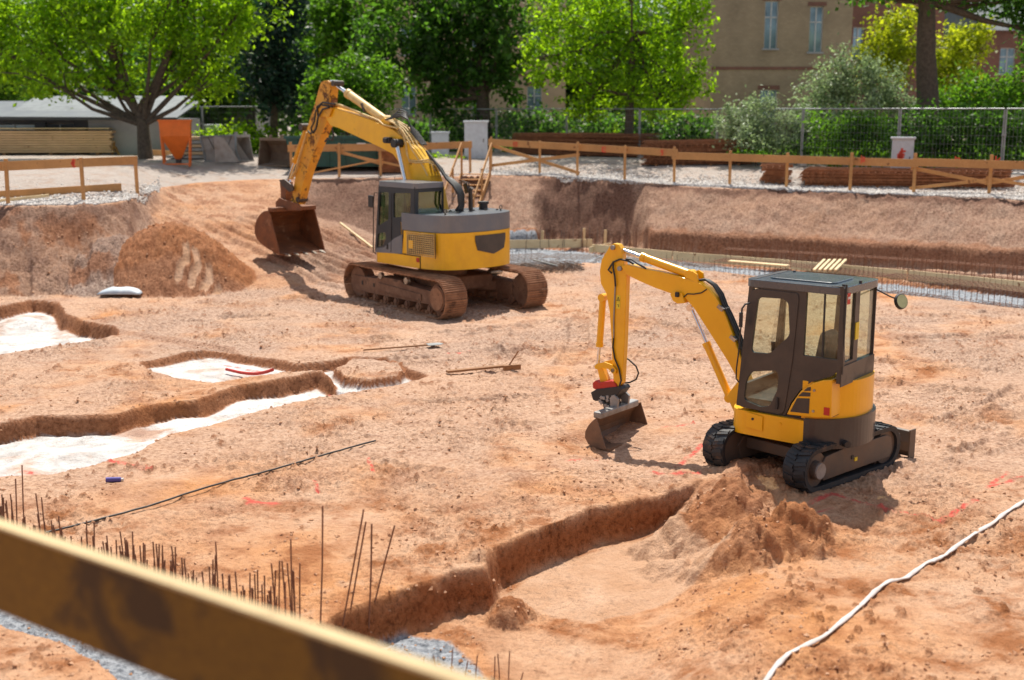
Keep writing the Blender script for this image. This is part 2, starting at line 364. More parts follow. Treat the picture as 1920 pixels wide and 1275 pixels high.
RUTS=[Gp(l,.6) for l in ([(560,395),(600,450),(650,520),(720,600)],)]
PAINT=[([(1490,955),(1560,925),(1640,950),(1765,978),(1830,940)],.05),([(1270,872),(1318,835)],.05),([(1225,885),(1310,888)],.05),([(1440,985),(1560,950)],.04),([(1850,915),(1915,895)],.04),([(1860,905),(1890,885)],.04),
 ([(470,945),(520,945)],.07),([(460,938),(510,950)],.05),([(1240,800),(1300,797)],.03),([(690,860),(700,885)],.03),([(590,905),(596,925)],.03),([(0,862),(140,868)],.06),([(40,852),(170,872)],.05),([(110,618),(200,626)],.05),([(60,632),(170,628)],.04),
 ([(410,668),(520,688)],.04),([(620,722),(720,722)],.04),([(200,866),(280,880)],.05),([(840,662),(880,660)],.03),([(1060,860),(1120,852)],.02)]
PAINT=[(Gp(l),w) for l,w in PAINT]
TREADS=[]
for (a,b,c,d_,wd,dp) in [(1500,660,1900,700,.18,.03),(1560,700,1920,745,.18,.03),(1100,640,1350,700,.2,.03),(1000,600,1320,640,.2,.03),(640,640,1040,610,.28,.035),(700,680,1080,650,.28,.035),(1240,560,1500,600,.25,.03),(1150,590,1400,640,.25,.03),(1740,800,1930,720,.18,.03),(1780,860,1950,790,.18,.03),(720,760,1050,740,.18,.025),(760,800,1090,790,.18,.025),(300,600,620,590,.28,.035),(350,570,640,556,.28,.035),(1700,600,1900,580,.25,.03),(1650,640,1930,625,.25,.03),(1050,690,1110,580,.25,.03),(900,720,1010,600,.25,.03),(560,830,900,900,.16,.02)]:
    TREADS.append((*G(a,b),*G(c,d_),wd,dp*1.5))
def terrain(x,y,fine=True):
    x=np.asarray(x,np.float64); y=np.asarray(y,np.float64)
    yy=np.maximum(y,3.)
    u=960+F_PX*x/(yy*math.cos(PITCH)+(CAM_H-1)*math.sin(PITCH))
    w1=fbm(x,y,.35,3,seed=5)
    u=u+22*fbm(x,y,.55,3,seed=6)
    Df=np.interp(u,BT[:,0],BT[:,1])+w1*.45; Dc=np.interp(u,BT[:,0],BT[:,2])+w1*.45; zc=np.interp(u,BT[:,0],BT[:,3])
    rise=np.interp(u,BT[:,0],BT[:,4]); vc=np.interp(u,BT[:,0],BT[:,5])
    wob=fbm(x,y,.9,4,seed=9)
    t=(y-Df)/np.maximum(Dc-Df,.3)
    t=t+wob*.05*(vc+.3)
    tc=np.clip(t,0,1)
    prof=vc*sm(tc/.07)+(1-vc)*(tc*.8+.2*sm(tc))
    bank=sm(t/.03)*(1-sm((t-.97)/.03))
    Dk=np.interp(u,BT[:,0],BT[:,6])+w1*.45; zk=np.interp(u,BT[:,0],BT[:,7])
    t1=np.clip((y-Df)/np.maximum(Dk-Df,.05),0,1); t2=np.clip((y-Dk)/np.maximum(Dc-Dk,.3)+wob*.05*(vc+.3),0,1)
    prof2=vc*sm(t2/.07)+(1-vc)*(t2*.8+.2*sm(t2)); steep=sm(t2/.04)*(1-sm((t2-.97)/.03))
    z=zk*t1+(zc-zk)*prof2+np.clip(rise*(y-Dc),0,np.maximum(2.75-zc,0))
    upper=sm((t-.96)/.06)
    # near bank below the viewpoint
    nb=2.15*sm((6.1-y)/1.8); z=np.maximum(z,nb)
    upper=np.maximum(upper,sm((4.6-y)/.4))
    pit=1-np.clip(upper+bank,0,1)
    A={k:np.zeros(x.shape,np.float32) for k in ('bank','pale','dark','gravel','white','fresh','grey','paint','smooth','bluish')}
    z=z+.05*fbm(x,y,.22,3,seed=2)*pit
    rimn=fbm(x,y,1.0,3,seed=12)*.10+fbm(x,y,4.,2,seed=13)*.028
    def sd(poly):
        m=(x>min(p[0] for p in poly)-3)&(x<max(p[0] for p in poly)+3)&(y>min(p[1] for p in poly)-3)&(y<max(p[1] for p in poly)+3)
        r=np.full(x.shape,-9.,np.float32)
        if m.any():
            xs=x[m];ys=y[m]; d=seglist_dist(xs,ys,poly+[poly[0]]); r[m]=np.where(inside(xs,ys,poly),d,-d)
        return r
    edge=np.zeros(x.shape,np.float32); cut=np.zeros(x.shape,np.float32); fl=np.zeros(x.shape,np.float32)
    for poly,dep,wd,wh in ((T1,.33,.15,1.),(T2,.20,.13,1.),(T3,.42,.19,1.),(T4,.07,.2,0.),(T6,.5,.1,0.),(T7,.15,.12,0.)):
        s=sd(poly)+rimn
        cut=np.maximum(cut,dep*(.85+.4*w1+.25*wob)*sm(s/wd)); edge=np.maximum(edge,np.exp(-((s-.05)/.16)**2))
        f=sm((s-wd*.9)/.06); fl=np.maximum(fl,f)
        A['fresh']=np.maximum(A['fresh'],sm((s+.02)/.05)*(1-f)*(.3 if poly is T4 else .85))
        if wh: A['white']=np.maximum(A['white'],f*wh)
        else: A['bluish']=np.maximum(A['bluish'],f*(0 if poly is T4 else 1))
    bs=sm((sd(BLOCK)+rimn)/.12); cut=cut*(1-bs); A['white']=A['white']*(1-sm(bs*3)); A['fresh']=np.maximum(A['fresh']*(1-sm((bs-.9)*12)),np.where((bs>.02)&(bs<.97),.85,0))
    s5=sd(T5); in5=s5>-.3
    ds=np.where(s5>0,seglist_dist(x,y,T5s),-seglist_dist(x,y,T5s)); dg=seglist_dist(x,y,T5g)
    c5=.46*np.minimum(sm((ds+rimn)/.15),sm(dg/1.3)*np.where(s5>0,1,0)); c5=np.where(in5,c5,0)
    cut=np.maximum(cut,c5); st5=np.where(in5,sm((ds+rimn)/.08)*(1-sm((ds+rimn-.09)/.06)),0)
    A['fresh']=np.maximum(A['fresh'],st5*sm(dg/.8)); A['smooth']=np.maximum(sm((sd(PAD)+rimn*.8)/.08)*.95,sm((sd(PAD2)+rimn)/.2)*.6); A['bluish']=np.maximum(A['bluish'],sm((sd(BLUE)+rimn)/.08)*sm((c5-.40)/.04))
    z=z-cut*pit
    # heaps
    def cone(cx,cy,rr,hh,pw=1.,sx=1.,ns=.25,sd_=20):
        nonlocal z
        wx=0 if rr>1.2 else .16*fbm(x,y,2.,3,seed=sd_+7); wy=0 if rr>1.2 else .16*fbm(x,y,2.,3,seed=sd_+8)
        d=np.hypot((x+wx-cx)/sx,y+wy-cy)
        d=d*(1+ns*fbm(x,y,1.3/rr,4,seed=sd_))
        t_=np.clip(1-d/rr,0,1); return hh*np.sin(t_*np.pi/2)**(pw*1.15)
    px,py=G(330,548); hp=cone(-9.45,33.1,2.5,1.72,1.05,1.05,.15,21); hg=cone(-10.9,33.1,2.3,1.35,1.,.95,.15,22)
    base=z.copy()
    hm=np.maximum(hp,hg); z=np.where(hm>.02,np.maximum(z,hm-.05),z)
    onr=sm((hp-base)/.1)*(hp>hg)*(hp>.03); ong=sm((hg-base)/.1)*(hg>=hp)*(hg>.03)
    A['fresh']=np.maximum(A['fresh'],onr*.75); A['grey']=np.maximum(A['grey'],ong)
    # claw marks on the heap
    cl=np.zeros(x.shape,np.float32)
    for pts in ([(348,448),(350,475),(338,500),(334,524)],[(364,446),(371,475),(362,500),(358,526)],[(390,462),(391,490),(384,508),(380,528)],[(408,495),(405,510),(402,526)]):
        w=[]
        for k,(a,b) in enumerate(pts):
            q=AT(a,b,32.2-(b-450)*.012); w.append((q.x,q.y))
        cl=np.maximum(cl,1-sm((seglist_dist(x,y,w)-.05)/.07))
    cl=cl*onr; A['fresh']=A['fresh']*(1-cl); A['smooth']=np.maximum(A['smooth'],cl); z=z-.09*cl
    # spoil around the small digger
    def hpx(a,b,rr,hh,sx=1.,seed=30,ns=.5,pw=.62):
        nonlocal z
        cx,cy=G(a,b); hh=hh*.88; h=cone(cx,cy,rr,hh,pw,sx,ns,seed); h=h*np.clip(1+.65*fbm(x,y,3.,3,.5,seed=seed+1),.2,1.8)
        z2=z+h; A['grey'][...]=A['grey']; z=z2; return h
    hs=0
    for k,(a,b,rr,hh,sx) in enumerate([(1325,962,.52,.28,1.2),(1240,968,.34,.22,1.3),(1375,945,.5,.24,1.),(1430,905,.5,.16,1.),(1400,880,.5,.16,1.1),(1455,1018,.50,.34,1.15),(1405,1045,.35,.20,1.),(1330,915,.45,.12,1.5),(1500,1010,.3,.2,1.2),(1360,1030,.45,.22,1.),
        (960,1085,.28,.26,1.),(900,1045,.18,.14,1.),(1640,1100,.25,.08,1.3),(1480,1130,.25,.08,1.3),(855,800,.3,.07,1.6),(1860,775,.4,.1,1.3),(1245,1000,.3,.12,1.),(1560,1010,.25,.10,1.3),(1840,1140,.3,.08,1.),(1800,1000,.3,.1,1.6)]):
        hs=hs+hpx(a,b,rr,hh,sx,seed=40+3*k)
    A['fresh']=np.maximum(A['fresh'],sm((hs-.05)/.12)*.6)
    # raised rim heap in the trench junction (block)
    # ruts down the ramp left by the tracked machines
    rx,ry=x-(-4.6),y-36.; ca,sa=math.cos(rad(-47)),math.sin(rad(-47)); along=rx*ca+ry*sa; acr=-rx*sa+ry*ca
    rm=sm((3.4-np.abs(acr-.4))/1.0)*sm((5.8-np.abs(along+.4))/2.)*(1-upper)
    warp=acr+.12*fbm(x,y,.8,3,seed=70)
    z=z+rm*(.085*np.sin(warp*2*np.pi/.62)+.05*np.sin(warp*2*np.pi/.27+1))
    A['fresh']=np.maximum(A['fresh'],rm*.35*sm((fbm(x,y,.6,3,seed=71)+.1)/.3))
    z=z-.15*np.exp(-(((x-1.5)/.75)**2+((y-16.9)/.75)**2))
    # tread prints around the floor
    for (ax,ay,bx,by,wd,dp) in TREADS:
        dx,dy=bx-ax,by-ay; l=math.hypot(dx,dy); dx/=l; dy/=l
        m0=(x>min(ax,bx)-1)&(x<max(ax,bx)+1)&(y>min(ay,by)-1)&(y<max(ay,by)+1)
        if not m0.any(): continue
        X_=x[m0];Y_=y[m0]; al=(X_-ax)*dx+(Y_-ay)*dy; ac=-(X_-ax)*dy+(Y_-ay)*dx+.12*np.sin(al*.9)
        m=sm((wd-np.abs(ac))/.07)*sm(al/.6)*sm((l-al)/.6)
        fade=sm((fbm(X_,Y_,1.,3,seed=77)+.30)/.35); ridge=np.exp(-((np.abs(ac)-wd-.03)/.06)**2)*sm(al/.6)*sm((l-al)/.6)
        z[m0]+=(m*(dp*.7*np.sin(al*2*np.pi/.19+2.*ac)-dp*.9)+ridge*dp*1.2)*fade
    # dark fresh face in the far bank
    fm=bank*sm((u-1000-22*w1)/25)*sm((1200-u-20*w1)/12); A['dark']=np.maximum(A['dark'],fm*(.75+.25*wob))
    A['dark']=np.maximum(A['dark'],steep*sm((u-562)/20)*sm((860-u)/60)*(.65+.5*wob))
    A['dark']=np.maximum(A['dark'],np.clip(bank,0,1)*sm((t-.80+.10*wob)/.08)*sm((u-1180)/60)*.8)  # darker topsoil below the right crest, with the rail's shadow painted in
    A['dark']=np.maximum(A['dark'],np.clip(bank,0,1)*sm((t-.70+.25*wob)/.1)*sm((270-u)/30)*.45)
    A['fresh']=np.maximum(A['fresh'],bank*sm((.17*vc/.3-t+.12*wob)/.06)*(vc>.12)*.5)
    # roughness
    n1=fbm(x,y,1.1,4,seed=100); n2=fbm(x,y,4.5,4,.6,seed=110); n3=fbm(x,y,14,3,.6,seed=120)
    edge=np.maximum(edge,np.where(in5,np.exp(-((ds-.05)/.16)**2),0)); rough=pit*(1-.75*edge)*(1-A['smooth']*.8)*(1-.85*np.clip(A['white'],0,1))
    patch=sm((fbm(x,y,.5,3,seed=130)+.25)/.5)
    patch=patch*sm((fbm(x,y,.23,2,seed=131)+.5)/.6)
    z=z+rough*(.04*n1+(.016+.07*patch)*n2+(.008+.042*patch)*n3)
    clod=np.clip(fbm(x,y,6.,3,.55,seed=140)-.22,0,1)*sm((fbm(x,y,.8,3,seed=150)-.06)/.16); z=z+.042*sm(clod*7)*rough*(.6+.8*sm(n2+.5)); A['fresh']=np.maximum(A['fresh'],np.clip(clod*5,0,1)*.65*pit*(1-A['smooth']))
    z=z+rough*.05*fbm(x*.45,y*1.9,1.,4,seed=145)*sm((y-11)/5)
    vert=(vc>.2)*(1-sm((t-.10)/.08)); br=np.clip(bank,0,1)*(1-.5*sm((640-np.abs(u-560)*4)/100))*(1-.85*vert)
    rid=fbm(x*1.6,y*.7,1.5,5,.58,seed=160,ridge=True)
    z=z+br*(.10*n1+.10*n2+.05*n3+.09*(rid-.2))
    # gullies down the left bank
    lb=bank*sm((250-u)/60)
    gl=fbm(x+.25*y,y*.15,1.3,3,seed=165); z=z-lb*.55*np.clip(gl-.12,0,1); A['fresh']=np.maximum(A['fresh'],lb*.6*sm((fbm(x,y,.8,4,seed=166)-.05)/.2))
    heap=np.clip(onr+ong,0,1); z=z+heap*(.05*n2+.05*n3)*(1-.8*cl)
    z=z+upper*(.03*n1+.012*n2)
    gr=upper*sm((y-Dc)/.25+.2)
    A['bank']=np.clip(bank,0,1).astype(np.float32)*sm((np.abs(u-420)-140)/60)
    A['gravel']=(gr).astype(np.float32)
    A['grey']=np.maximum(A['grey'],np.clip(bank,0,1)*.75*sm((.95-A['fresh'])/.4)*(1-.6*sm((u-280)/30)*sm((600-u)/60)))
    A['grey']=np.maximum(A['grey'],pit*sm((y-19-2.5*w1)/6)*.45*sm((fbm(x,y,.35,4,seed=170)+.2)/.3))
    A['pale']=(pit*sm((y-12.5-2.5*w1)/4.)*.8*sm((fbm(x,y,.45,4,seed=175)+.45)/.5)).astype(np.float32)
    pa=np.zeros(x.shape,np.float32)
    for l,w in PAINT:
        xs=[p[0] for p in l]; ys=[p[1] for p in l]
        m=(x>min(xs)-.3)&(x<max(xs)+.3)&(y>min(ys)-.3)&(y<max(ys)+.3)
        if m.any(): pa[m]=np.maximum(pa[m],1-sm((seglist_dist(x[m],y[m],l)-w*.5)/(w*.7)))
    A['paint']=pa*(.15+.8*sm((fbm(x,y,5.,4,.65,seed=180)+.15)/.35)).astype(np.float32)
    A['white']=A['white']*(.30+.70*sm((fbm(x,y,1.1,5,.6,seed=190)+.42)/.4))
    for k in A: A[k]=np.where(y<3,0,A[k])
    return z,A
def ground_z(x,y):
    z,_=terrain(np.array([x]),np.array([y])); return float(z[0])
fast_rows=.0024
ys=[4.3]
while ys[-1]<72: ys.append(ys[-1]*(1+fast_rows))
ys=[-40,-20,-10,-4,0,1.5,2.5,3.2,3.7,4.0]+ys+[78,88,100,120,160,220,300,420,600]
us=np.concatenate([[-14,-8,-5,-3.2,-2.2,-1.6,-1.3,-1.12],np.linspace(-1,1,1240),[1.12,1.3,1.6,2.2,3.2,5,8,14]])
YY,UU=np.meshgrid(np.array(ys),us,indexing='ij'); XX=UU*(.46*np.maximum(YY,4.)+2.0)
sh=XX.shape; zz,AA=terrain(XX.ravel(),YY.ravel())
nv=XX.size; co=np.empty((nv,3),np.float32); co[:,0]=XX.ravel(); co[:,1]=YY.ravel(); co[:,2]=zz
idx=np.arange(nv).reshape(sh); q=np.stack([idx[:-1,:-1],idx[:-1,1:],idx[1:,1:],idx[1:,:-1]],-1).reshape(-1,4).astype(np.int32)
me=bpy.data.meshes.new('ground'); me.vertices.add(nv); me.vertices.foreach_set('co',co.ravel())
me.loops.add(q.size); me.loops.foreach_set('vertex_index',q.ravel()); me.polygons.add(len(q))
me.polygons.foreach_set('loop_start',np.arange(0,q.size,4,dtype=np.int32)); me.polygons.foreach_set('loop_total',np.full(len(q),4,np.int32))
me.polygons.foreach_set('use_smooth',np.ones(len(q),bool)); me.update(calc_edges=True)
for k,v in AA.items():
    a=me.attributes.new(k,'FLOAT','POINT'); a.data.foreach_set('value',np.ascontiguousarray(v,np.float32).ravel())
ground=bpy.data.objects.new('ground',me); col.objects.link(ground); tag(ground,kind='structure')
def groundmat():
    m,nt,out=newmat('earth'); p=N(nt,'ShaderNodeBsdfPrincipled'); tc=N(nt,'ShaderNodeTexCoord').outputs['Object']
    def at(n):
        a=N(nt,'ShaderNodeAttribute'); a.attribute_name=n; return a.outputs['Fac']
    big=noise(nt,.28,6,.6,tc); mid=noise(nt,1.6,7,.65,tc,.3); fin=noise(nt,14,6,.7,tc); sp=noise(nt,60,4,.7,tc)
    c=mix(nt,ramp(nt,big,[(.36,0),(.62,1)]),(.58,.26,.10),(.60,.37,.24))
    c=mix(nt,ramp(nt,mid,[(.47,0),(.62,1)]),c,(.36,.145,.06))
    c=mix(nt,ramp(nt,mid,[(.30,.6),(.44,0)]),c,(.62,.42,.29))
    c=mix(nt,at('pale'),c,mix(nt,ramp(nt,fin,[(.35,0),(.65,1)]),(.42,.25,.165),(.64,.45,.335)))
    # grey gravelly
    gcol=mix(nt,ramp(nt,fin,[(.38,0),(.62,1)]),(.25,.16,.12),(.50,.37,.30))
    gcol=mix(nt,at('bank'),gcol,mix(nt,ramp(nt,fin,[(.36,0),(.64,1)]),(.19,.115,.085),(.42,.29,.225)))
    c=mix(nt,at('grey'),c,gcol)
    fcol=mix(nt,ramp(nt,fin,[(.35,0),(.65,1)]),(.23,.075,.026),(.38,.15,.06))
    c=mix(nt,at('fresh'),c,fcol)
    c=mix(nt,at('smooth'),c,mix(nt,ramp(nt,mid,[(.35,0),(.65,1)]),(.62,.40,.27),(.53,.31,.185)))
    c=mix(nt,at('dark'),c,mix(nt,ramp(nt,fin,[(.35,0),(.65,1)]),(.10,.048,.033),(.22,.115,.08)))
    gv=mix(nt,ramp(nt,sp,[(.40,0),(.60,1)]),(.30,.25,.22),(.56,.49,.44))
    gv=mix(nt,ramp(nt,mid,[(.5,0),(.68,.8)]),gv,(.40,.27,.20))
    c=mix(nt,at('gravel'),c,gv)
    wv=mix(nt,ramp(nt,mid,[(.42,0),(.66,1)]),(.78,.76,.74),(.50,.46,.43))
    c=mix(nt,at('white'),c,wv)
    bv=mix(nt,ramp(nt,fin,[(.38,0),(.62,1)]),(.20,.22,.25),(.42,.44,.47))
    c=mix(nt,at('bluish'),c,bv)
    # speckle
    c0=c
    c=mix(nt,1.,c,ramp(nt,sp,[(.32,.55),(.50,1.),(.72,1.14)]),'MULTIPLY')
    c=mix(nt,1.,c,ramp(nt,fin,[(.30,.48),(.47,1.),(.7,1.14)]),'MULTIPLY')
    c=mix(nt,ramp(nt,noise(nt,.55,4,.6,tc,.5),[(.42,.25),(.60,1)]),c0,c)
    c=mix(nt,at('paint'),c,(.66,.11,.085))
    nt.links.new(c,p.inputs['Base Color']); p.inputs['Roughness'].default_value=.95; p.inputs['Specular IOR Level'].default_value=.15
    b=bump(nt,fin,.8,.07); b=bump(nt,sp,.5,.015,b)
    vor=N(nt,'ShaderNodeTexVoronoi'); vor.inputs['Scale'].default_value=22; nt.links.new(tc,vor.inputs['Vector']); b=bump(nt,vor.outputs['Distance'],.35,.02,b)
    nt.links.new(b,p.inputs['Normal']); nt.links.new(p.outputs[0],out.inputs['Surface']); return m
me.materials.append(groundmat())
# ---------------------------------------------------------------- scattered stones and clods (one object each)
def scatter(name,pts,sizes,mat,kind='stuff',flat=.7):
    base=np.array([[1,0,0],[-1,0,0],[0,1,0],[0,-1,0],[0,0,1],[0,0,-1]],np.float32)
    fa=np.array([[0,2,4],[2,1,4],[1,3,4],[3,0,4],[2,0,5],[1,2,5],[3,1,5],[0,3,5]],np.int32)
    n=len(pts); R=RNG.random((n,6,1)).astype(np.float32)*.6+.7
    V=base[None]*R
    a=RNG.random(n)*6.28; b=RNG.random(n)*6.28
    ca,sa,cb,sb=np.cos(a),np.sin(a),np.cos(b),np.sin(b)
    X=V[...,0]*cb[:,None]+V[...,2]*sb[:,None]; Zc=-V[...,0]*sb[:,None]+V[...,2]*cb[:,None]; Y=V[...,1]
    V=np.stack([X*ca[:,None]-Y*sa[:,None],X*sa[:,None]+Y*ca[:,None],Zc*flat],-1)*sizes[:,None,None]+pts[:,None,:]
    Fc=(fa[None]+6*np.arange(n)[:,None,None]).reshape(-1,3)
    me=bpy.data.meshes.new(name); me.from_pydata(V.reshape(-1,3).tolist(),[],Fc.tolist()); me.materials.append(mat)
    o=bpy.data.objects.new(name,me); col.objects.link(o); tag(o,kind=kind); return o
def crest_xy(px,off):
    D=np.interp(px,BT[:,0],BT[:,2])+off
    return (px-960)/F_PX*(D*math.cos(PITCH)+(CAM_H-2.2)*math.sin(PITCH)),D
n=24000; pxs=np.where(RNG.random(n)<.8,RNG.uniform(900,2150,n),RNG.uniform(-150,300,n)); off=RNG.exponential(.55,n)+.05
gx,gy=crest_xy(pxs,off); gz,_=terrain(gx,gy); sz=RNG.uniform(.02,.06,n)
tag(scatter('gravel',np.stack([gx,gy,gz+.01],-1),sz,M['stones']),'pale grey gravel lying along the top edge of the pit','gravel')
n=9000; gy=np.exp(RNG.uniform(np.log(9),np.log(34),n)); gx=RNG.uniform(-.5,.5,n)*gy*1.05
gz,ga=terrain(gx,gy); dens=fbm(gx,gy,.6,3,seed=200)+.9*ga['fresh']
k=(dens>.02)&(ga['white']<.3)&(ga['smooth']<.3); sz=RNG.uniform(.006,.03,n)**1.0*(.7+gy/40)
tag(scatter('dirt_clods',np.stack([gx,gy,gz+.004],-1)[k],sz[k],M['clods']),'small reddish clods of earth strewn over the pit floor','dirt')
# ---------------------------------------------------------------- digger parts
def stadium(L,H,n=12,drop=0.):
    r=H/2; h=L/2-r; pts=[]
    for i in range(n+1):
        a=-math.pi/2+math.pi*i/n; pts.append((h+r*math.cos(a),r+r*math.sin(a)))
    for i in range(n+1):
        a=math.pi/2+math.pi*i/n; pts.append((-h+r*math.cos(a),r+r*math.sin(a)))
    return pts
def resample(pts,step):
    P=pts+[pts[0]]; segs=[math.dist(P[i],P[i+1]) for i in range(len(P)-1)]; T=sum(segs); n=max(8,int(round(T/step))); out=[];k=0;acc=0.
    for i in range(n):
        s=T*i/n
        while acc+segs[k]<s: acc+=segs[k];k+=1
        t=(s-acc)/segs[k]; a,b=P[k],P[k+1]; d=(b[0]-a[0],b[1]-a[1]); l=math.hypot(*d) or 1
        out.append((a[0]+d[0]*t,a[1]+d[1]*t,d[0]/l,d[1]/l))
    return out
def track(T,root,L,H,W,latc,steel,side):
    # T: undercarriage rotation baked in; latc: lateral centre; side: +1/-1 which side faces outward
    belt=MB(T); path=resample(stadium(L,H),.17 if steel else .075)
    if steel:
        for (x,z,dx,dz) in path:
            R=Matrix(((dx,0,-dz),(0,1,0),(dz,0,dx)))   # local x along path, local z = normal pointing inward(+)/outward(-)
            nrm=Vector((-dz,0,dx))
            c=Vector((x,latc,z))+nrm*.02
            Rm=Matrix(((dx,0,nrm.x),(0,1,0),(dz,0,nrm.z)))
            belt.box(c,(.158,W,.022),Rm)
            for o in (-.06,0,.06): belt.box(c+Rm@Vector((o,0,-.026)),(.014,W*.98,.03),Rm)
            belt.box(c+Rm@Vector((0,.0,.05)),(.12,.18,.075),Rm)
    else:
        n=len(path)
        vs=[];
        for (x,z,dx,dz) in path:
            nrm=Vector((-dz,0,dx))
            for off,lt in ((.0,-W/2),(.0,W/2),(.065,W/2-.01),(.065,-W/2+.01)):
                vs.append(Vector((x,latc+lt,z))+nrm*off)
        fs=[]
        for i in range(n):
            j=(i+1)%n
            for k in range(4): fs.append((i*4+k,i*4+(k+1)%4,j*4+(k+1)%4,j*4+k))
        belt.add(vs,fs)
        for i,(x,z,dx,dz) in enumerate(path):
            nrm=Vector((-dz,0,dx)); Rm=Matrix(((dx,0,nrm.x),(0,1,0),(dz,0,nrm.z)))
            c=Vector((x,latc,z))
            s=1 if i%2 else -1
            belt.box(c+Rm@Vector((0,s*W*.24,.0)),(.045,W*.48,.034),Rm@Matrix.Rotation(s*.25,3,'Z'))
            belt.box(c+Rm@Vector((.03,-s*W*.25,.0)),(.045,W*.42,.034),Rm@Matrix.Rotation(-s*.25,3,'Z'))
            if i%2: belt.box(c+Rm@Vector((0,0,.07)),(.04,.06,.05),Rm)
    b=belt.build('track_belt',M['track_rust'] if steel else M['rubber'],root,label='rust brown steel track of grouser plates' if steel else 'black rubber track')
    fm=M['track_frame'] if steel else M['frame_grey']
    yo=latc+side*W*.28; yi=latc-side*W*.28; r=H/2; h=L/2-r
    fr=MB(T)
    prof=[(-h+.05,r-.16*H),(-h+.18,r+.16*H),(-h*.45,r+.24*H),(h*.2,r+.24*H),(h*.55,r+.12*H),(h-.12,r+.08*H),(h-.12,r-.22*H),(-h+.1,r-.24*H)]
    if not steel: prof=[(-h+.10,r+.02),(-h+.20,r+.24*H),(-h*.3,r+.30*H),(h-.02,r+.30*H),(h+.10,r+.20*H),(h+.14,r-.05),(h+.08,r-.26*H),(-h+.16,r-.30*H)]
    else: prof=[(-h-r*.45,r-.10*H),(-h-r*.42,r+.14*H),(-h+.02,r+.16*H)][:0]+[(-h-r*.55,r-.17*H),(-h-r*.5,r+.16*H)]+[(-h-.02,r-.17*H)][:0]+[(-h+.02,r+.14*H)][:0]+[(-h*.5,r+.19*H),(-h*.42,r+.27*H),(h*.1,r+.27*H),(h*.2,r+.19*H),(h-r*.75,r+.15*H),(h-r*.75,r-.20*H),(-h+.1,r-.25*H)]
    0 and [(-h-.02,r-.17*H),(-h+.02,r+.14*H),(-h*.5,r+.19*H),(-h*.42,r+.27*H),(h*.1,r+.27*H),(h*.2,r+.19*H),(h-r*.75,r+.15*H),(h-r*.75,r-.20*H),(-h+.1,r-.25*H)]
    w=W*.30 if steel else W*.42
    fr.plate([prof],lambda u,v,q:(u,q,v),latc-w,latc+w)
    f=fr.build('track_frame',fm,root,bevel=.012 if steel else .008)
    if steel:
        pl=MB(T); pl.plate([[(-h*.42,r-.12*H),(-h*.42,r+.10*H),(h*.62,r+.03*H),(h*.62,r-.14*H)]],lambda u,v,q:(u,q,v),latc+side*w-.01,latc+side*(w+.035)); pl.build('rib_plate',fm,f,bevel=.008)
        hl=MB(T)
        hl.box((-h+.28,latc+side*(w+.004),r),(.06,.02,.10)); hl.box((-h*.55,latc+side*(w+.004),r),(.05,.02,.09)); hl.build('access_slot',M['black'],f)
    else:
        pl=MB(T); pl.box((-.02,latc+side*(w+.004),r+.02),(.05,.012,.05)); pl.build('access_slot',M['black'],f)
        pl=MB(T); pl.box((.06,latc+side*(w+.006),r-.02),(.06,.010,.05)); pl.build('sticker',M['warning'],f)
    for sx,nm in ((1,'sprocket'),(-1,'idler_wheel')):
        m=MB(T); m.cyl((sx*h,latc-w*.8,r),(sx*h,latc+w*.8,r),r*.80,n=24)
        if (sx>0)==steel: m.cyl((sx*h,latc-side*w*.5,r),(sx*h,latc+side*(w+.05),r),r*.66 if steel else r*.42,n=24)
        if sx>0:
            for i in range(18):
                a=2*math.pi*i/18; m.box((h+r*.84*math.cos(a),latc,r+r*.84*math.sin(a)),(.05,w*.9,.05),Matrix.Rotation(-a,3,'Y'))
            m.build(nm,fm,root,bevel=.006)
        else: m.build(nm,fm,root)
    if steel:
        m=MB(T); m.cyl((h,latc+side*(w+.05),r),(h,latc+side*(w+.07),r),r*.56,n=24); m.build('final_drive_cover',M['track_rust'],root)
    else:
        m=MB(T); m.cyl((-h,latc+side*(w+.05),r),(-h,latc+side*(w+.07),r),r*.36,n=20); m.build('hub_cap',M['steel_grey'],root)
    nr=7 if steel else 0
    for i in range(nr):
        x=-h+.3*r+(2*h-.6*r)*(i+.5)/nr; m=MB(T); m.cyl((x,latc-w*.95,.2*H),(x,latc+w*.95,.2*H),.11*H,n=14); m.cyl((x,latc+side*w*.9,.2*H),(x,latc+side*(w+.03),.2*H),.07*H,n=12); m.build('track_roller',fm,root)
    if steel:
        for x in (-h*.35,h*.28):
            m=MB(T); m.cyl((x,latc-w*.8,H*.80),(x,latc+side*(w+.05),H*.80),.085,n=14); m.build('carrier_roller',M['steel_worn'],root)
def scale_poly(p,k): return [(a*k,b*k) for a,b in p]
def arc_round(pl,rr=.15,n=5):
    out=[]; m=len(pl)
    for i in range(m):
        p0=Vector(pl[i-1]);p1=Vector(pl[i]);p2=Vector(pl[(i+1)%m]); a=(p0-p1);b=(p2-p1); r=min(rr,a.length*.45,b.length*.45); A=p1+a.normalized()*r;B=p1+b.normalized()*r
        for k in range(n+1):
            t=k/n; out.append(tuple(A*(1-t)**2+p1*2*t*(1-t)+B*t*t))
    return out
def clip_poly(pl,fx,keep_less):
    out=[];m=len(pl)
    ins=lambda p:(p[0]<=fx) if keep_less else (p[0]>=fx)
    for i in range(m):
        a=pl[i];b=pl[(i+1)%m]
        if ins(a): out.append(a)
        if ins(a)!=ins(b):
            t=(fx-a[0])/(b[0]-a[0]); out.append((fx,a[1]+t*(b[1]-a[1])))
    return out
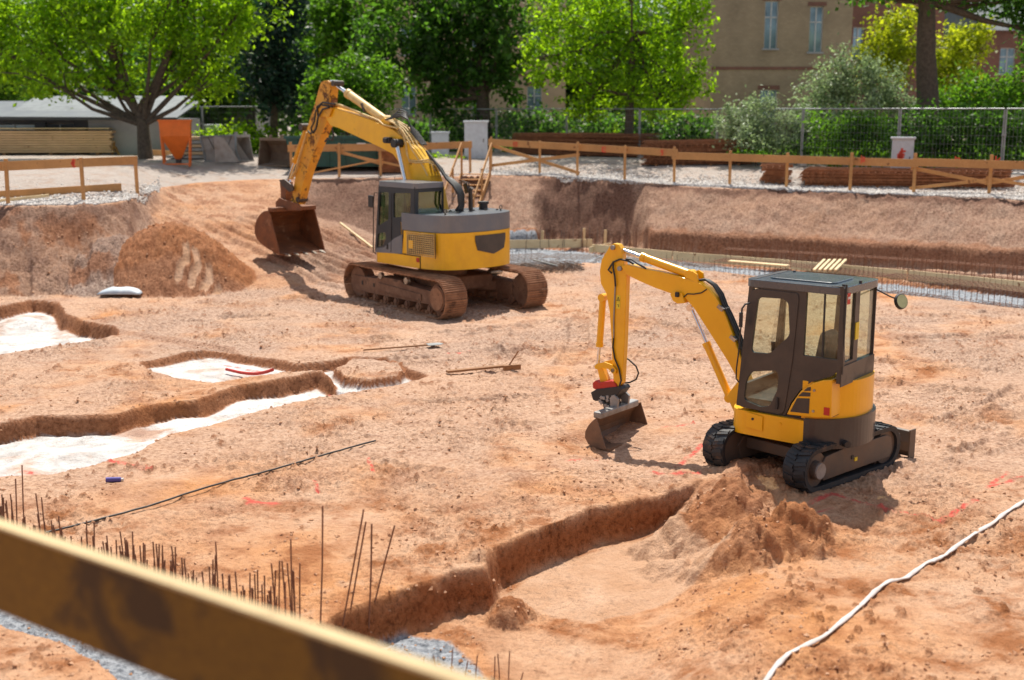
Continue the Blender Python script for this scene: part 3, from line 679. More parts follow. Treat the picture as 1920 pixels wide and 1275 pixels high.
def cylinder_ram(mbs_parent,p0,p1,split,rb,rr,matb,name='hydraulic_cylinder',lats=(0,)):
    for la in lats:
        a=Vector((p0[0],la,p0[1]));b=Vector((p1[0],la,p1[1])); c=a.lerp(b,split)
        m=MB(); m.cyl(a,c,rb,n=14); m.cyl(a.lerp(b,split-.04),c+(b-a).normalized()*.015,rb*1.14,n=14)
        m.cyl(a+Vector((0,-rb*1.1,0)),a+Vector((0,rb*1.1,0)),rb*1.15,n=14)
        o=m.build(name,matb,mbs_parent)
        m=MB(); m.cyl(c,b,rr,n=12); m.cyl(b+Vector((0,-rb,0)),b+Vector((0,rb,0)),rr*1.7,n=12); m.build('rod',M['chrome'],o)
def bucket(parent,prof,W,mat,teeth=5,edge=None,tn='tooth',thick=.03,inner=None):
    # prof: side profile (forward,up), first point = top of mouth, last = lip; open between last and first
    sh=MB(); n=len(prof); c=Vector((sum(p[0] for p in prof)/n,sum(p[1] for p in prof)/n))
    inn=[tuple(Vector(p)+(c-Vector(p)).normalized()*thick) for p in prof]
    vs=[];
    for la in (-W/2,W/2):
        vs+=[(p[0],la,p[1]) for p in prof]+[(p[0],la,p[1]) for p in inn]
    fs=[]
    o2=2*n
    for i in range(n-1):
        fs.append((i,i+1,o2+i+1,o2+i)); fs.append((n+i,o2+n+i,o2+n+i+1,n+i+1))
    fs+=[(0,o2,o2+n,n),(n-1,2*n-1,o2+2*n-1,o2+n-1)]
    sh.add(vs,fs); b=sh.build('bucket',mat,parent)
    for s in (-1,1):
        m=MB(); m.plate([prof],YZ,s*W/2-(.0 if s>0 else thick),s*W/2+(thick if s>0 else 0.)); m.build('side_plate',mat,b,bevel=.006)
    lip=Vector((prof[-1][0],0,prof[-1][1])); back=Vector((prof[-2][0],0,prof[-2][1])); d=(lip-back).normalized()
    m=MB(); m.bar(lip-d*.10,lip+d*.05,W*1.01,.035,up=(0,0,1)); 
    m.build('cutting_edge',edge or mat,b)
    for i in range(teeth):
        la=-W/2+W*(i+.5)/teeth; m=MB(); p=lip+Vector((0,la,0)); m.bar(p+d*.0,p+d*.17,.085,.05,up=(0,0,1)); m.bar(p+d*.12,p+d*.26,.06,.025,up=(0,0,1)); m.build('tooth',M['steel_worn'],b)
    return b
# ================================================================ small excavator
MM=(3.96,15.82,rad(142)); zA=zoomer(1280,480,2.6565); zB=zoomer(1060,430,2.8975)
def sA(lst,lat): return [S(MM,*zA(*p),lat) for p in lst]
def sB(lst,lat): return [S(MM,*zB(*p),lat) for p in lst]
mini=thing('compact_excavator','small bright yellow excavator with dark glazed cab and black rubber tracks','excavator',(MM[0],MM[1],0),MM[2])
TU=Matrix.Rotation(rad(41-142),4,'Z')
for sd in (-1,1): track(TU,mini,2.20,.58,.34,sd*.66,False,sd)
m=MB(TU); m.box((0,0,.33),(1.1,1.05,.16)); m.box((.1,0,.40),(.7,.6,.1)); m.build('undercarriage',M['frame_grey'],mini,bevel=.02)
m=MB(); m.cyl((0,0,.36),(0,0,.50),.36,n=28); m.build('turntable',M['black'],mini)
bl=MB(TU); pr=[(1.42,.08),(1.36,.16),(1.35,.28),(1.40,.40),(1.44,.42),(1.44,.05)]
bl.plate([[(1.47,.02),(1.38,.12),(1.36,.25),(1.41,.40),(1.45,.41),(1.41,.25),(1.43,.13),(1.52,.03)]],lambda u,v,w:(u,w,v),-.80,.80); bo=bl.build('dozer_blade',M['frame_grey'],mini,bevel=.008)
for s in (-1,1):
    m=MB(TU); m.box((1.43,s*.81,.22),(.14,.02,.42)); m.build('blade_end',M['frame_grey'],bo)
    m=MB(TU); m.bar((.45,s*.30,.30),(1.38,s*.30,.20),.08,.10); m.build('push_arm',M['frame_grey'],bo)
# house
plan=arc_round([(.78,.50),(.66,.76),(0,.80),(-.45,.80),(-.74,.62),(-.93,.30),(-.97,0),(-.93,-.30),(-.74,-.62),(-.40,-.78),(.30,-.78),(.74,-.55)],.22,4)
sk=MB(); sk.plate([clip_poly(plan,-.36,False)],XY,.54,.86); body=sk.build('body_skirt',M['yellow_new'],mini,bevel=.035,seg=3)
m=MB()
q=sA([(318,775),(400,800),(398,872),(316,850)],.792)
m.plate([[(p[0],p[1]) for p in q]],YZ,.795,.806); hc=m.build('hatch_cover',M['yellow_new'],body,bevel=.004)
p=S(MM,*zA(350,811),.8); m=MB(); m.cyl((p[0],.80,p[1]),(p[0],.815,p[1]),.018); m.build('lock',M['black'],hc)
p=S(MM,*zA(485,836),.8); m=MB(); m.cyl((p[0],.795,p[1]),(p[0],.81,p[1]),.018); m.build('bolt',M['yellow_new'],body)
cw=[(a*.97,b*1.0) for a,b in clip_poly(plan,-.37,True)]
sk=MB(); sk.plate([cw],XY,.50,.895); cwo=sk.build('counterweight',M['weight_dark'],mini,bevel=.06,seg=3)
m=MB(); m.cyl((-.74,.44,.57),(-.86,.53,.57),.045,n=16); m.build('tie_down_hole',M['black'],cwo)
ec=[(a*.925,b*.95) for a,b in clip_poly(plan,-.33,True)]
sk=MB(); sk.plate([ec],XY,.885,1.38); eng=sk.build('engine_cover',M['yellow_new'],mini,bevel=.03,seg=3)
q=sA([(520,788),(545,735),(590,672),(650,632),(700,618),(746,616),(742,806),(660,804)],.775)
m=MB(); m.plate([q],YZ,.45,.79); sp=m.build('side_panel',M['yellow_new'],mini,bevel=.012)
for poly in ([(535,775),(570,708),(632,710),(628,785)],[(575,698),(597,678),(636,681),(635,700)],[(602,672),(622,655),(638,652),(637,672)]):
    m=MB(); m.plate([sA(poly,.795)],YZ,.788,.797); m.build('vent',M['cab_dark'],sp)
p=S(MM,*zA(717,774),.795); m=MB(); m.box((p[0],.795,p[1]),(.075,.012,.10)); m.build('reflector',M['red'],sp)
for c in ((655,670),(650,773)):
    p=S(MM,*zA(*c),.795); m=MB(); m.cyl((p[0],.785,p[1]),(p[0],.80,p[1]),.018,n=12); m.build('latch',M['steel_worn'],sp)
rb_=[(a*.94,b*.9) for a,b in clip_poly(plan,.35,True)]
sk=MB(); sk.plate([clip_poly(rb_,-.33,False)],XY,.86,.97); sk.build('floor_deck',M['cab_dark'],mini,bevel=.01)
m=MB(); m.box((.05,-.58,1.08),(.95,.34,.30)); m.build('right_cover',M['yellow_new'],mini,bevel=.05,seg=3)
# cab
LAT=.75
door_out=[(352,160),(575,185),(580,215),(548,520),(505,792),(272,747),(335,215)]
h1=[(378,205),(500,212),(528,232),(535,395),(435,487),(342,478)]
h2=[(345,574),(465,570),(480,592),(475,662),(435,747),(395,752),(305,715),(318,618)]
dl=[sA(l,LAT) for l in (door_out,h1,h2)]
m=MB(); m.plate([arc_round(dl[0],.10),arc_round(dl[1],.06,3),arc_round(dl[2],.06,3)],YZ,LAT-.03,LAT+.012); door=m.build('door',M['cab_dark'],mini,bevel=.008)
for h in (h1,h2):
    m=MB(); m.plate([arc_round(sA(h,LAT),.06,3)],YZ,LAT-.016,LAT-.010); m.build('door_glass',M['glass'],door)
m=MB(); a,b=S(MM,*zA(475,705),LAT),S(MM,*zA(472,760),LAT); m.bar((a[0],LAT+.03,a[1]),(b[0],LAT+.03,b[1]),.03,.02,up=(0,1,0)); m.build('door_handle',M['black'],door)
cab=MB()
side=[(345,140),(800,152),(800,545),(742,600),(700,612),(640,628),(585,668),(540,728),(512,792),(500,792),(545,520),(577,215),(572,188),(352,158)]
hq=[(618,180),(792,186),(788,522),(600,495)]
cab.plate([sA(side,LAT),sA(hq,LAT)],YZ,LAT-.05,LAT-.002)
fb=sA([(335,215)],LAT)[0]; ff=sA([(275,745)],LAT)[0]; rt=sA([(800,152)],LAT)[0]; rbm=sA([(800,545)],LAT)[0]
RW=-.33                                                     # right side of the cab
fxr=rt[0]; ztop=rt[1]; 
# rear wall
rear=[(LAT,1.40),(RW,1.40),(RW,ztop-.02),(LAT,ztop-.02)]
hole=[(LAT-.04,1.66),(LAT-.38,1.66),(LAT-.38,ztop-.06),(LAT-.04,ztop-.06)]
hole2=[(LAT-.52,1.62),(RW+.02,1.62),(RW+.02,ztop-.06),(LAT-.52,ztop-.06)]
cab.plate([rear,hole,hole2],RZ,fxr-.02,fxr+.03)
cab.plate([[(LAT,1.36),(RW,1.36),(RW,1.62),(LAT,1.62)]],RZ,fxr-.035,fxr-.022)
# right wall
rs=[(fb[0],ztop-.1),(ff[0],.95),(fxr,.95),(fxr,ztop-.02),(fb[0]-.05,ztop-.02)]
hr=[(fb[0]-.02,ztop-.16),(ff[0]-.12,1.40),(fxr+.55,1.50),(fxr+.50,ztop-.12)]
hr2=[(fxr+.40,ztop-.12),(fxr+.42,1.55),(fxr+.06,1.55),(fxr+.06,ztop-.12)]
cab.plate([rs,hr,hr2],YZ,RW,RW+.04)
# front frame
for la in (LAT-.04,RW+.04): cab.bar((ff[0],la,ff[1]),(fb[0]-.01,la,ztop-.06),.06,.06,up=(0,1,0))
cab.box(((ff[0]-.03),(LAT+RW)/2,1.05),(.05,LAT-RW-.1,.30))
cab.box((fb[0]-.02,(LAT+RW)/2,ztop-.05),(.06,LAT-RW-.1,.08))
cab.box(((ff[0]+fxr)/2,(LAT+RW)/2,.99),(ff[0]-fxr-.12,LAT-RW-.1,.08))
cabo=cab.build('cab',M['cab_dark'],mini,bevel=.012)
m=MB(); m.plate([sA(hq,LAT)],YZ,LAT-.03,LAT-.024); m.build('side_window',M['glass'],cabo)
m=MB(); a,b=S(MM,*zA(707,183),LAT),S(MM,*zA(693,505),LAT); m.bar((a[0],LAT-.02,a[1]),(b[0],LAT-.02,b[1]),.02,.02); m.build('window_bar',M['black'],cabo)
for hh in (hole,hole2):
    m=MB(); m.plate([hh],RZ,fxr+.002,fxr+.008); m.build('rear_window',M['glass'],cabo)
for hh in (hr,hr2):
    m=MB(); m.plate([hh],YZ,RW+.015,RW+.021); m.build('right_window',M['glass'],cabo)
m=MB(); a=(ff[0]+.004,ff[1]+.35); b=(fb[0]+.004,ztop-.1)
m.add([(a[0],LAT-.06,a[1]),(a[0],RW+.06,a[1]),(b[0],RW+.06,b[1]),(b[0],LAT-.06,b[1])],[(0,1,2,3)]); m.build('windscreen',M['glass'],cabo)
# guard glass hung off the rear corner
m=MB(); m.box((fxr-.035,LAT-.02,(ztop+1.55)/2),(.02,.02,ztop-1.50)); m.build('corner_bar',M['black'],cabo)
m=MB(); m.box((fxr-.028,LAT-.45,2.02),(.012,.10,.22)); m.build('yellow_sticker',M['warning'],cabo)
p=S(MM,*zA(820,200),LAT); m=MB(); m.box((fxr-.045,LAT-.09,ztop-.16),(.006,.09,.14)); rs_=m.build('warning_label',M['red'],cabo)
m=MB(); m.box((fxr-.050,LAT-.09,ztop-.15),(.005,.075,.03)); m.build('white_stripe',M['white'],rs_)
roofp=arc_round([(fb[0]+.08,LAT+.01),(fxr-.02,LAT+.02),(fxr-.06,RW-.02),(fb[0]+.06,RW-.02)],.14,4)
m=MB(); m.plate([roofp],XY,ztop-.115,ztop-.015); rf=m.build('roof',M['roof_dark'],mini,bevel=.035,seg=3)
m=MB(); m.plate([arc_round([(fb[0]-.15,LAT-.2),(fxr+.2,LAT-.2),(fxr+.2,RW+.2),(fb[0]-.15,RW+.2)],.1,3)],XY,ztop-.02,ztop+.005); m.build('roof_hatch',M['roof_dark'],rf,bevel=.01)
for (a,b) in ((fxr+.02,LAT-.06),(fxr-.02,LAT-.5),(fb[0]-.2,RW+.2)):
    m=MB(); m.cyl((a,b,ztop-.03),(a,b,ztop+.02),.02); m.build('roof_bolt',M['black'],rf)
# seat and controls
m=MB(); m.box((fxr+.62,.24,1.30),(.44,.44,.12)); m.box((fxr+.40,.24,1.66),(.15,.46,.62),Matrix.Rotation(-.12,3,'Y'),taper=.8); st=m.build('seat',M['seat_light'],mini,bevel=.05,seg=3)
m=MB(); m.box((fxr+.55,.22,1.12),(.5,.5,.22)); m.build('seat_base',M['seat'],st,bevel=.02)
for la in (-.10,.50):
    m=MB(); m.box((fxr+.75,la,1.42),(.45,.10,.08)); m.tube([(fxr+.94,la,1.44),(fxr+.98,la,1.58),(fxr+1.02,la,1.68)],.018); m.cyl((fxr+1.02,la,1.65),(fxr+1.03,la,1.78),.028); m.build('control_lever',M['black'],mini,bevel=.01)
# mirrors, wiper, work lamp
hp=lambda x,y,l: (S(MM,*zA(x,y),l)[0],l,S(MM,*zA(x,y),l)[1])
m=MB(); m.tube([hp(335,235,.80),hp(312,240,.88),hp(296,262,.90),hp(290,345,.90)],.013); m.tube([hp(290,355,.90),hp(280,470,.90),hp(268,560,.88),hp(266,610,.82),hp(280,628,.76)],.010); mo=m.build('hand_rail',M['black'],mini)
m=MB(); c=Vector(hp(290,318,.90)); m.box(c,(.05,.03,.20)); m.build('mirror_head',M['black'],mo,bevel=.01)
m=MB(); m.tube([(fxr-.02,RW+.02,ztop-.16),(fxr-.18,RW-.03,ztop-.24),(fxr-.26,RW-.09,ztop-.28)],.010); ml=m.build('mirror_arm',M['black'],mini)
m=MB(); c=Vector((fxr-.30,RW-.13,ztop-.31)); ax=Vector((-.75,.35,.25)).normalized(); m.cyl(c-ax*.02,c+ax*.02,.105,.097,n=20); m.build('round_mirror_back',M['black'],ml)
m=MB(); m.cyl(c+ax*.02,c+ax*.024,.090,n=20); m.build('mirror_glass',M['mirror'],ml)
# boom
bo=sB([(300,200),(335,190),(430,215),(520,232),(640,262),(715,285),(770,318),(818,370),(862,450),(905,560),(945,680),(985,800),(1010,900),(945,905),(930,805),(880,715),(820,620),(750,510),(700,432),(655,380),(575,350),(480,316),(400,281),(330,246)],.10)
m=MB(); m.plate([bo],YZ,-.06,.10); boom=m.build('boom',M['yellow_new'],mini,bevel=.012)
sb=sB([(240,92),(262,76),(288,82),(302,105),(312,160),(332,245),(327,420),(320,620),(313,740),(308,835),(285,858),(262,850),(255,740),(250,600),(240,450),(222,350),(192,295),(186,230),(196,165)],.08)
m=MB(); m.plate([sb],YZ,-.03,.08); stick=m.build('stick',M['yellow_new'],mini,bevel=.010)
for p in ((262,98),(300,212),(265,765)):
    c=S(MM,*zB(*p),.08); m=MB(); m.cyl((c[0],-.12,c[1]),(c[0],.12,c[1]),.035,n=14); m.build('pin',M['steel_grey'],stick)
# boom ears carrying the arm cylinder and the boom cylinder
ear=sB([(650,262),(660,238),(690,228),(715,245),(722,290)],.10)
for la in (-.10,.07): m=MB(); m.plate([ear],YZ,la,la+.03); m.build('bracket',M['yellow_new'],boom)
ear=sB([(575,350),(600,335),(640,345),(655,400),(615,402),(590,385)],.10); m=MB(); m.plate([ear],YZ,-.14,.14); m.build('lamp_bracket',M['yellow_new'],boom,bevel=.008)
c=S(MM,*zB(618,352),.1); m=MB(); m.box((c[0],.15,c[1]),(.06,.05,.07)); m.build('work_lamp',M['black'],boom,bevel=.01)
a=S(MM,*zB(682,246),0.); b=S(MM,*zB(272,98),0.); cylinder_ram(mini,a,b,.63,.062,.03,M['yellow_new'])
a=S(MM,*zB(895,915),.0); b=S(MM,*zB(682,425),.0); cylinder_ram(mini,a,b,.60,.055,.028,M['yellow_new'],lats=(.0,))
a=S(MM,*zB(205,370),0.); b=S(MM,*zB(178,742),0.); cylinder_ram(mini,a,b,.70,.052,.026,M['yellow_new'])
post=sB([(878,905),(893,880),(930,835),(965,800),(1000,880),(985,1060),(925,1010)],.12)
m=MB(); m.plate([post],YZ,-.13,.13); m.build('swing_post',M['yellow_new'],mini,bevel=.015)
m=MB(); m.cyl((.80,0,.55),(.80,0,.95),.12,n=18); m.box((.70,0,.68),(.3,.4,.24)); m.build('swing_bracket',M['yellow_new'],mini,bevel=.01)
# linkage: curved bell link and straight link, one pair
lk=sB([(160,742),(175,728),(215,720),(255,735),(280,762),(275,785),(258,782),(238,758),(205,752),(180,760),(165,756)],.1)
for la in (-.12,.09): m=MB(); m.plate([lk],YZ,la,la+.03); m.build('bell_link',M['yellow_new'],stick,bevel=.004)
lk=sB([(172,755),(200,752),(228,820),(215,838),(190,832)],.05); m=MB(); m.plate([lk],YZ,-.05,.05); m.build('push_link',M['yellow_new'],stick,bevel=.008)
# quick hitch / rotator
hk=sB([(150,862),(148,835),(165,820),(178,832),(255,822),(275,840),(285,868),(170,872)],.1)
m=MB(); m.plate([hk],YZ,-.11,.11); qh=m.build('quick_hitch',M['red'],mini,bevel=.012)
hk=sB([(142,885),(175,866),(300,852),(312,868),(290,898),(265,915),(170,932),(155,925)],.1); m=MB(); m.plate([hk],YZ,-.13,.13); rt_=m.build('rotator_body',M['black'],mini,bevel=.012)
hk=sB([(200,925),(270,905),(262,940),(270,968),(215,985),(205,965)],.1); m=MB(); m.plate([hk],YZ,-.10,.10); m.build('rotator_head',M['black'],rt_,bevel=.01)
m=MB()
for k in range(9):
    c=sB([(190+random.random()*80,905+random.random()*60)],.1)[0]; m.box((c[0],.10+.03*random.random(),c[1]),(.05,.06,.05),Matrix.Rotation(random.random(),3,'Y'))
m.build('hydraulic_fitting',M['steel_grey'],rt_,bevel=.005)
for pts in ([(255,238),(235,220),(262,178),(300,162),(345,172),(372,188)],[(330,160),(365,165),(400,190),(440,212)],[(262,180),(262,210),(270,250),(275,310)]):
    m=MB(); m.tube([(*(lambda s:(s[0],.11,s[1]))(S(MM,*zB(*p),.1)),) for p in pts],.014); m.build('hose',M['rubber_hose'],boom)
m=MB(); m.tube([(lambda s:(s[0],.095,s[1]))(S(MM,*zB(*p),.1)) for p in [(270,310),(266,400),(262,500),(262,590)]],.011); m.build('steel_pipe',M['steel_grey'],stick)
m=MB(); m.tube([(lambda s:(s[0],.10,s[1]))(S(MM,*zB(*p),.1)) for p in [(262,590),(258,640),(268,700),(292,760),(303,820),(290,862)]],.013); m.build('hose',M['rubber_hose'],stick)
m=MB(); m.tube([(lambda s:(s[0],-.10,s[1]))(S(MM,*zB(*p),-.1)) for p in [(312,690),(345,708),(385,745),(398,780),(385,815),(350,832),(315,835)]],.013); m.build('hose',M['rubber_hose'],stick)
for k,o in enumerate((-.05,0,.05)):
    m=MB(); m.tube([(lambda s:(s[0],o,s[1]))(S(MM,*zB(*p),0)) for p in [(728,276),(770,278-4*k),(812,306-3*k),(846,352),(868,412),(898,470),(924,530),(948,590),(966,650),(975,720)]],.018); m.build('hose',M['rubber_hose'],boom)
for p in ((855,433),(922,597)):
    c=S(MM,*zB(*p),0); m=MB(); m.box((c[0]-.02,0.02,c[1]+.03),(.05,.20,.10),Matrix.Rotation(.95,3,'Y')); m.build('hose_clamp',M['steel_worn'],boom)
m=MB(); m.tube([(lambda s:(s[0],.11,s[1]))(S(MM,*zB(*p),.1)) for p in [(620,400),(640,372),(665,350),(700,352),(740,345),(770,325)]],.009); m.build('lamp_cable',M['rubber_hose'],boom)
c=sB([(288,395)],.08)[0]
m=MB(); m.plate([[(c[0]-.035,c[1]-.10),(c[0]+.035,c[1]-.10),(c[0]+.035,c[1]+.10),(c[0]-.035,c[1]+.10)]],YZ,.081,.084); wl=m.build('warning_label',M['warning'],stick)
m=MB(); t=[(c[0]-.026,c[1]+.02),(c[0]+.026,c[1]+.02),(c[0],c[1]+.075)]
for i in range(3):
    a,b=t[i],t[(i+1)%3]; m.bar((a[0],.086,a[1]),(b[0],.086,b[1]),.002,.006,up=(0,0,1),ext=.002)
m.box((c[0],.086,c[1]+.04),(.005,.002,.022)); m.box((c[0],.086,c[1]-.04),(.03,.002,.006)); m.box((c[0]-.01,.086,c[1]-.06),(.007,.002,.03)); m.build('symbol',M['black'],wl)
# bucket
pf=sB([(150,1040),(130,1062),(112,1095),(110,1130),(128,1165),(165,1188),(225,1197)],.60)
pf=[sB([(172,1022)],.60)[0]]+pf
bk=bucket(mini,pf,1.2,M['bucket_brown'],teeth=0,thick=.022)
m=MB(); a=pf[0]; m.bar((a[0]-.0,-.45,a[1]+.03),(a[0]-.0,.60,a[1]+.03),.14,.10); m.build('top_beam',M['steel_grey'],bk,bevel=.02)
for la in (-.18,.12):
    m=MB(); q=[(a[0]+.05,a[1]+.02),(a[0]+.07,a[1]+.20),(a[0]-.0,a[1]+.26),(a[0]-.08,a[1]+.2),(a[0]-.06,a[1]+.02)]; m.plate([q],YZ,la,la+.04); m.build('bucket_ear',M['steel_grey'],bk)
for (dx,dz) in ((.0,.10),(-.03,.02),(.05,-.04)):
    pass
# ================================================================ large excavator
MG=(-1.75,30.1,rad(133)); zC=zoomer(640,320,4.25); z8=zoomer(460,130,3.445)
def sC(lst,lat): return [S(MG,*zC(*p),lat) for p in lst]
def s8(lst,lat): return [S(MG,*z8(*p),lat) for p in lst]
big=thing('crawler_excavator','large worn yellow excavator with grey hood and rusty steel tracks by the ramp','excavator',(MG[0],MG[1],-.03),MG[2])
TB=Matrix.Rotation(rad(-52-133),4,'Z')
for sd in (-1,1): track(TB,big,4.65,.94,.62,sd*1.22,True,sd)
m=MB(TB); m.box((0,0,.60),(1.7,1.9,.34)); m.bar((.7,-1.1,.45),(.4,.2,.6),.35,.25); m.bar((-.7,-1.1,.45),(-.4,.2,.6),.35,.25); m.bar((.7,1.1,.45),(.4,-.2,.6),.35,.25); m.bar((-.7,1.1,.45),(-.4,-.2,.6),.35,.25); m.build('undercarriage',M['track_frame'],big,bevel=.04)
m=MB(); m.cyl((0,0,.70),(0,0,1.08),.62,n=30); m.build('turntable',M['track_frame'],big)
gp=arc_round([(1.22,1.27),(-.80,1.27),(-1.36,1.12),(-1.60,.62),(-1.66,0),(-1.60,-.62),(-1.36,-1.12),(-.80,-1.27),(1.15,-1.27)],.30,5)
m=MB(); m.plate([clip_poly(gp,-.66,False)],XY,1.06,1.34); deck=m.build('body_skirt',M['yellow_old'],big,bevel=.04,seg=3)
cwp=clip_poly(gp,-.70,True)
m=MB(); m.plate([cwp],XY,1.06,1.94); cwt=m.build('counterweight',M['yellow_old'],big,bevel=.05,seg=3)
m=MB(); m.plate([[(-.685,1.255),(-.685,-1.255),(-.02,-1.255),(-.02,1.255)]],XY,1.36,1.94); m.build('engine_housing',M['yellow_old'],big,bevel=.02)
hd=[(min(a,.02),b) for a,b in clip_poly(gp,.02,True)]
m=MB(); m.plate([hd],XY,1.95,2.36); hood=m.build('hood',M['hood_grey'],big,bevel=.09,seg=4)
m=MB(); m.box((.5,-.95,1.75),(1.2,.55,.8)); m.build('tank',M['yellow_old'],big,bevel=.06,seg=3)
m=MB(); m.box((.45,-.1,1.5),(1.2,.5,.5)); m.build('boom_mount',M['track_frame'],big,bevel=.03)
# side door with grille
a=sC([(525,500),(738,502),(738,662),(525,652)],1.275)
m=MB(); m.plate([a],YZ,1.262,1.270); gr=m.build('grille_panel',M['black'],big)
x0,x1=min(p[0] for p in a),max(p[0] for p in a); z0,z1=min(p[1] for p in a),max(p[1] for p in a)
m=MB()
for i in range(15): x=x0+(x1-x0)*i/14; m.box((x,1.280,(z0+z1)/2),(.013,.014,z1-z0))
for i in range(12): z=z0+(z1-z0)*i/11; m.box(((x0+x1)/2,1.284,z),(x1-x0,.014,.013))
m.build('grille',M['cream_paint'],gr)
b=sC([(535,545),(570,545),(570,612),(535,610)],1.285); m=MB(); m.plate([b],YZ,1.27,1.29); m.build('latch_plate',M['yellow_old'],gr,bevel=.004)
m=MB(); m.box((x0-.05,1.274,1.65),(.012,.012,.60)); m.box((-.69,1.258,1.5),(.014,.03,.86)); m.box((-.34,1.276,1.36),(.68,.010,.012)); m.build('panel_seam',M['black'],big)
m=MB(); m.plate([[(-.02,1.26),(.10,1.26),(.10,1.0),(-.02,1.0)]],XY,1.34,2.16); m.build('corner_post',M['yellow_old'],big,bevel=.03)
c=S(MG,*zC(760,693),1.27); m=MB(); m.box((-.60,1.275,1.26),(.10,.02,.10)); m.build('reflector',M['red'],cwt)
# dark badge plate following the curved counterweight
idx=[i for i,p in enumerate(cwp) if True]
rearpts=sorted([p for p in cwp if p[0]<-1.15],key=lambda p:-p[1])
def on_rear(lat):
    for p,q in zip(rearpts[:-1],rearpts[1:]):
        if q[1]<=lat<=p[1]: t=(lat-p[1])/(q[1]-p[1]); return p[0]+(q[0]-p[0])*t
    return -1.6
la0,la1=.34,-.72; vs=[];fs=[];n=16
for i in range(n+1):
    t=i/n; la=la0+(la1-la0)*t; zt=1.86; e=abs(t-.55)/.55 if t<.55 else abs(t-.55)/.45
    zb=1.38+.14*e+(.2*max(0,e-.93)/.07); fx=on_rear(la)-.012
    vs+=[(fx,la,zb),(fx,la,zt)]
    if i: k=2*i; fs.append((k-2,k-1,k+1,k))
m=MB(); m.add(vs,fs); o=m.build('badge_plate',M['cab_dark'],cwt); md=o.modifiers.new('t','SOLIDIFY'); md.thickness=.006; md.offset=0
# cab
GL=1.26; GR_=.36
so=[(298,128),(310,108),(572,106),(585,125),(588,335),(520,345),(495,375),(487,652),(270,637),(268,600),(286,300)]
g1=[(303,162),(378,162),(375,382),(340,400),(293,432)]; g2=[(290,490),(350,480),(356,520),(332,588),(283,602)]; g3=[(415,168),(553,168),(551,318),(517,350),(415,366)]
m=MB(); m.plate([sC(so,GL)]+[arc_round(sC(g,GL),.05,3) for g in (g1,g2,g3)],YZ,GL-.05,GL); cb=m.build('cab',M['cab_blue'],big,bevel=.012)
for g in (g1,g2,g3): m=MB(); m.plate([sC(g,GL)],YZ,GL-.03,GL-.024); m.build('side_window',M['glass_green'],cb)
m=MB(); m.plate([sC([(271,640),(284,606),(340,602),(420,532),(486,498),(486,654)],GL)],YZ,GL-.001,GL+.012); m.build('lower_panel',M['hood_grey'],cb,bevel=.006)
m=MB(); a=sC([(400,170),(398,640)],GL+.003); m.bar((a[0][0],GL+.002,a[0][1]),(a[1][0],GL+.014,a[1][1]),.012,.012,up=(1,0,0)); a=sC([(372,575),(371,615)],GL); m.bar((a[0][0],GL+.02,a[0][1]),(a[1][0],GL+.02,a[1][1]),.03,.04,up=(1,0,0)); m.build('door_handle',M['black'],cb)
q=sC([(310,108),(585,125),(588,335),(298,128),(270,637)],GL); rx=q[2][0]; zt=q[1][1]; fx=q[3][0]; fz=q[4][0]
m=MB(); rear=[(GL,2.05),(GR_,2.05),(GR_,zt),(GL,zt)]; hole=[(GL-.10,2.28),(GR_+.06,2.28),(GR_+.06,zt-.12),(GL-.12,zt-.12)]
m.plate([rear,hole],RZ,rx,rx+.04)
m.plate([[(fz,1.4),(rx,1.4),(rx,zt),(fx,zt)],[(fz-.15,2.0),(rx+.15,2.0),(rx+.15,zt-.15),(fx-.1,zt-.15)]],YZ,GR_,GR_+.04)
for la in (GL-.04,GR_+.04): m.bar((fz-.02,la,1.4),(fx-.02,la,zt),.07,.07,up=(0,1,0))
m.box((fz-.04,(GL+GR_)/2,1.45),(.08,GL-GR_-.1,.30)); m.box(((fz+rx)/2,(GL+GR_)/2,1.38),(fz-rx-.1,GL-GR_-.12,.1)); m.build('cab_frame',M['cab_blue'],cb,bevel=.01)
m=MB(); m.plate([hole],RZ,rx+.01,rx+.016); m.build('rear_window',M['glass_green'],cb)
m=MB(); m.add([(fz,GL-.06,1.6),(fz,GR_+.06,1.6),(fx,GR_+.06,zt-.05),(fx,GL-.06,zt-.05)],[(0,1,2,3)]); m.build('windscreen',M['glass_green'],cb)
m=MB(); m.plate([arc_round([(fx+.03,GL+.01),(rx-.03,GL+.01),(rx-.03,GR_-.01),(fx+.03,GR_-.01)],.1,4)],XY,zt-.03,zt+.10); m.build('roof',M['hood_grey'],cb,bevel=.05,seg=3)
m=MB(); m.box((.35,.8,1.85),(.45,.5,.14)); m.box((.12,.8,2.2),(.12,.45,.62),Matrix.Rotation(-.1,3,'Y'),taper=.8); m.build('seat',M['seat'],big,bevel=.04)
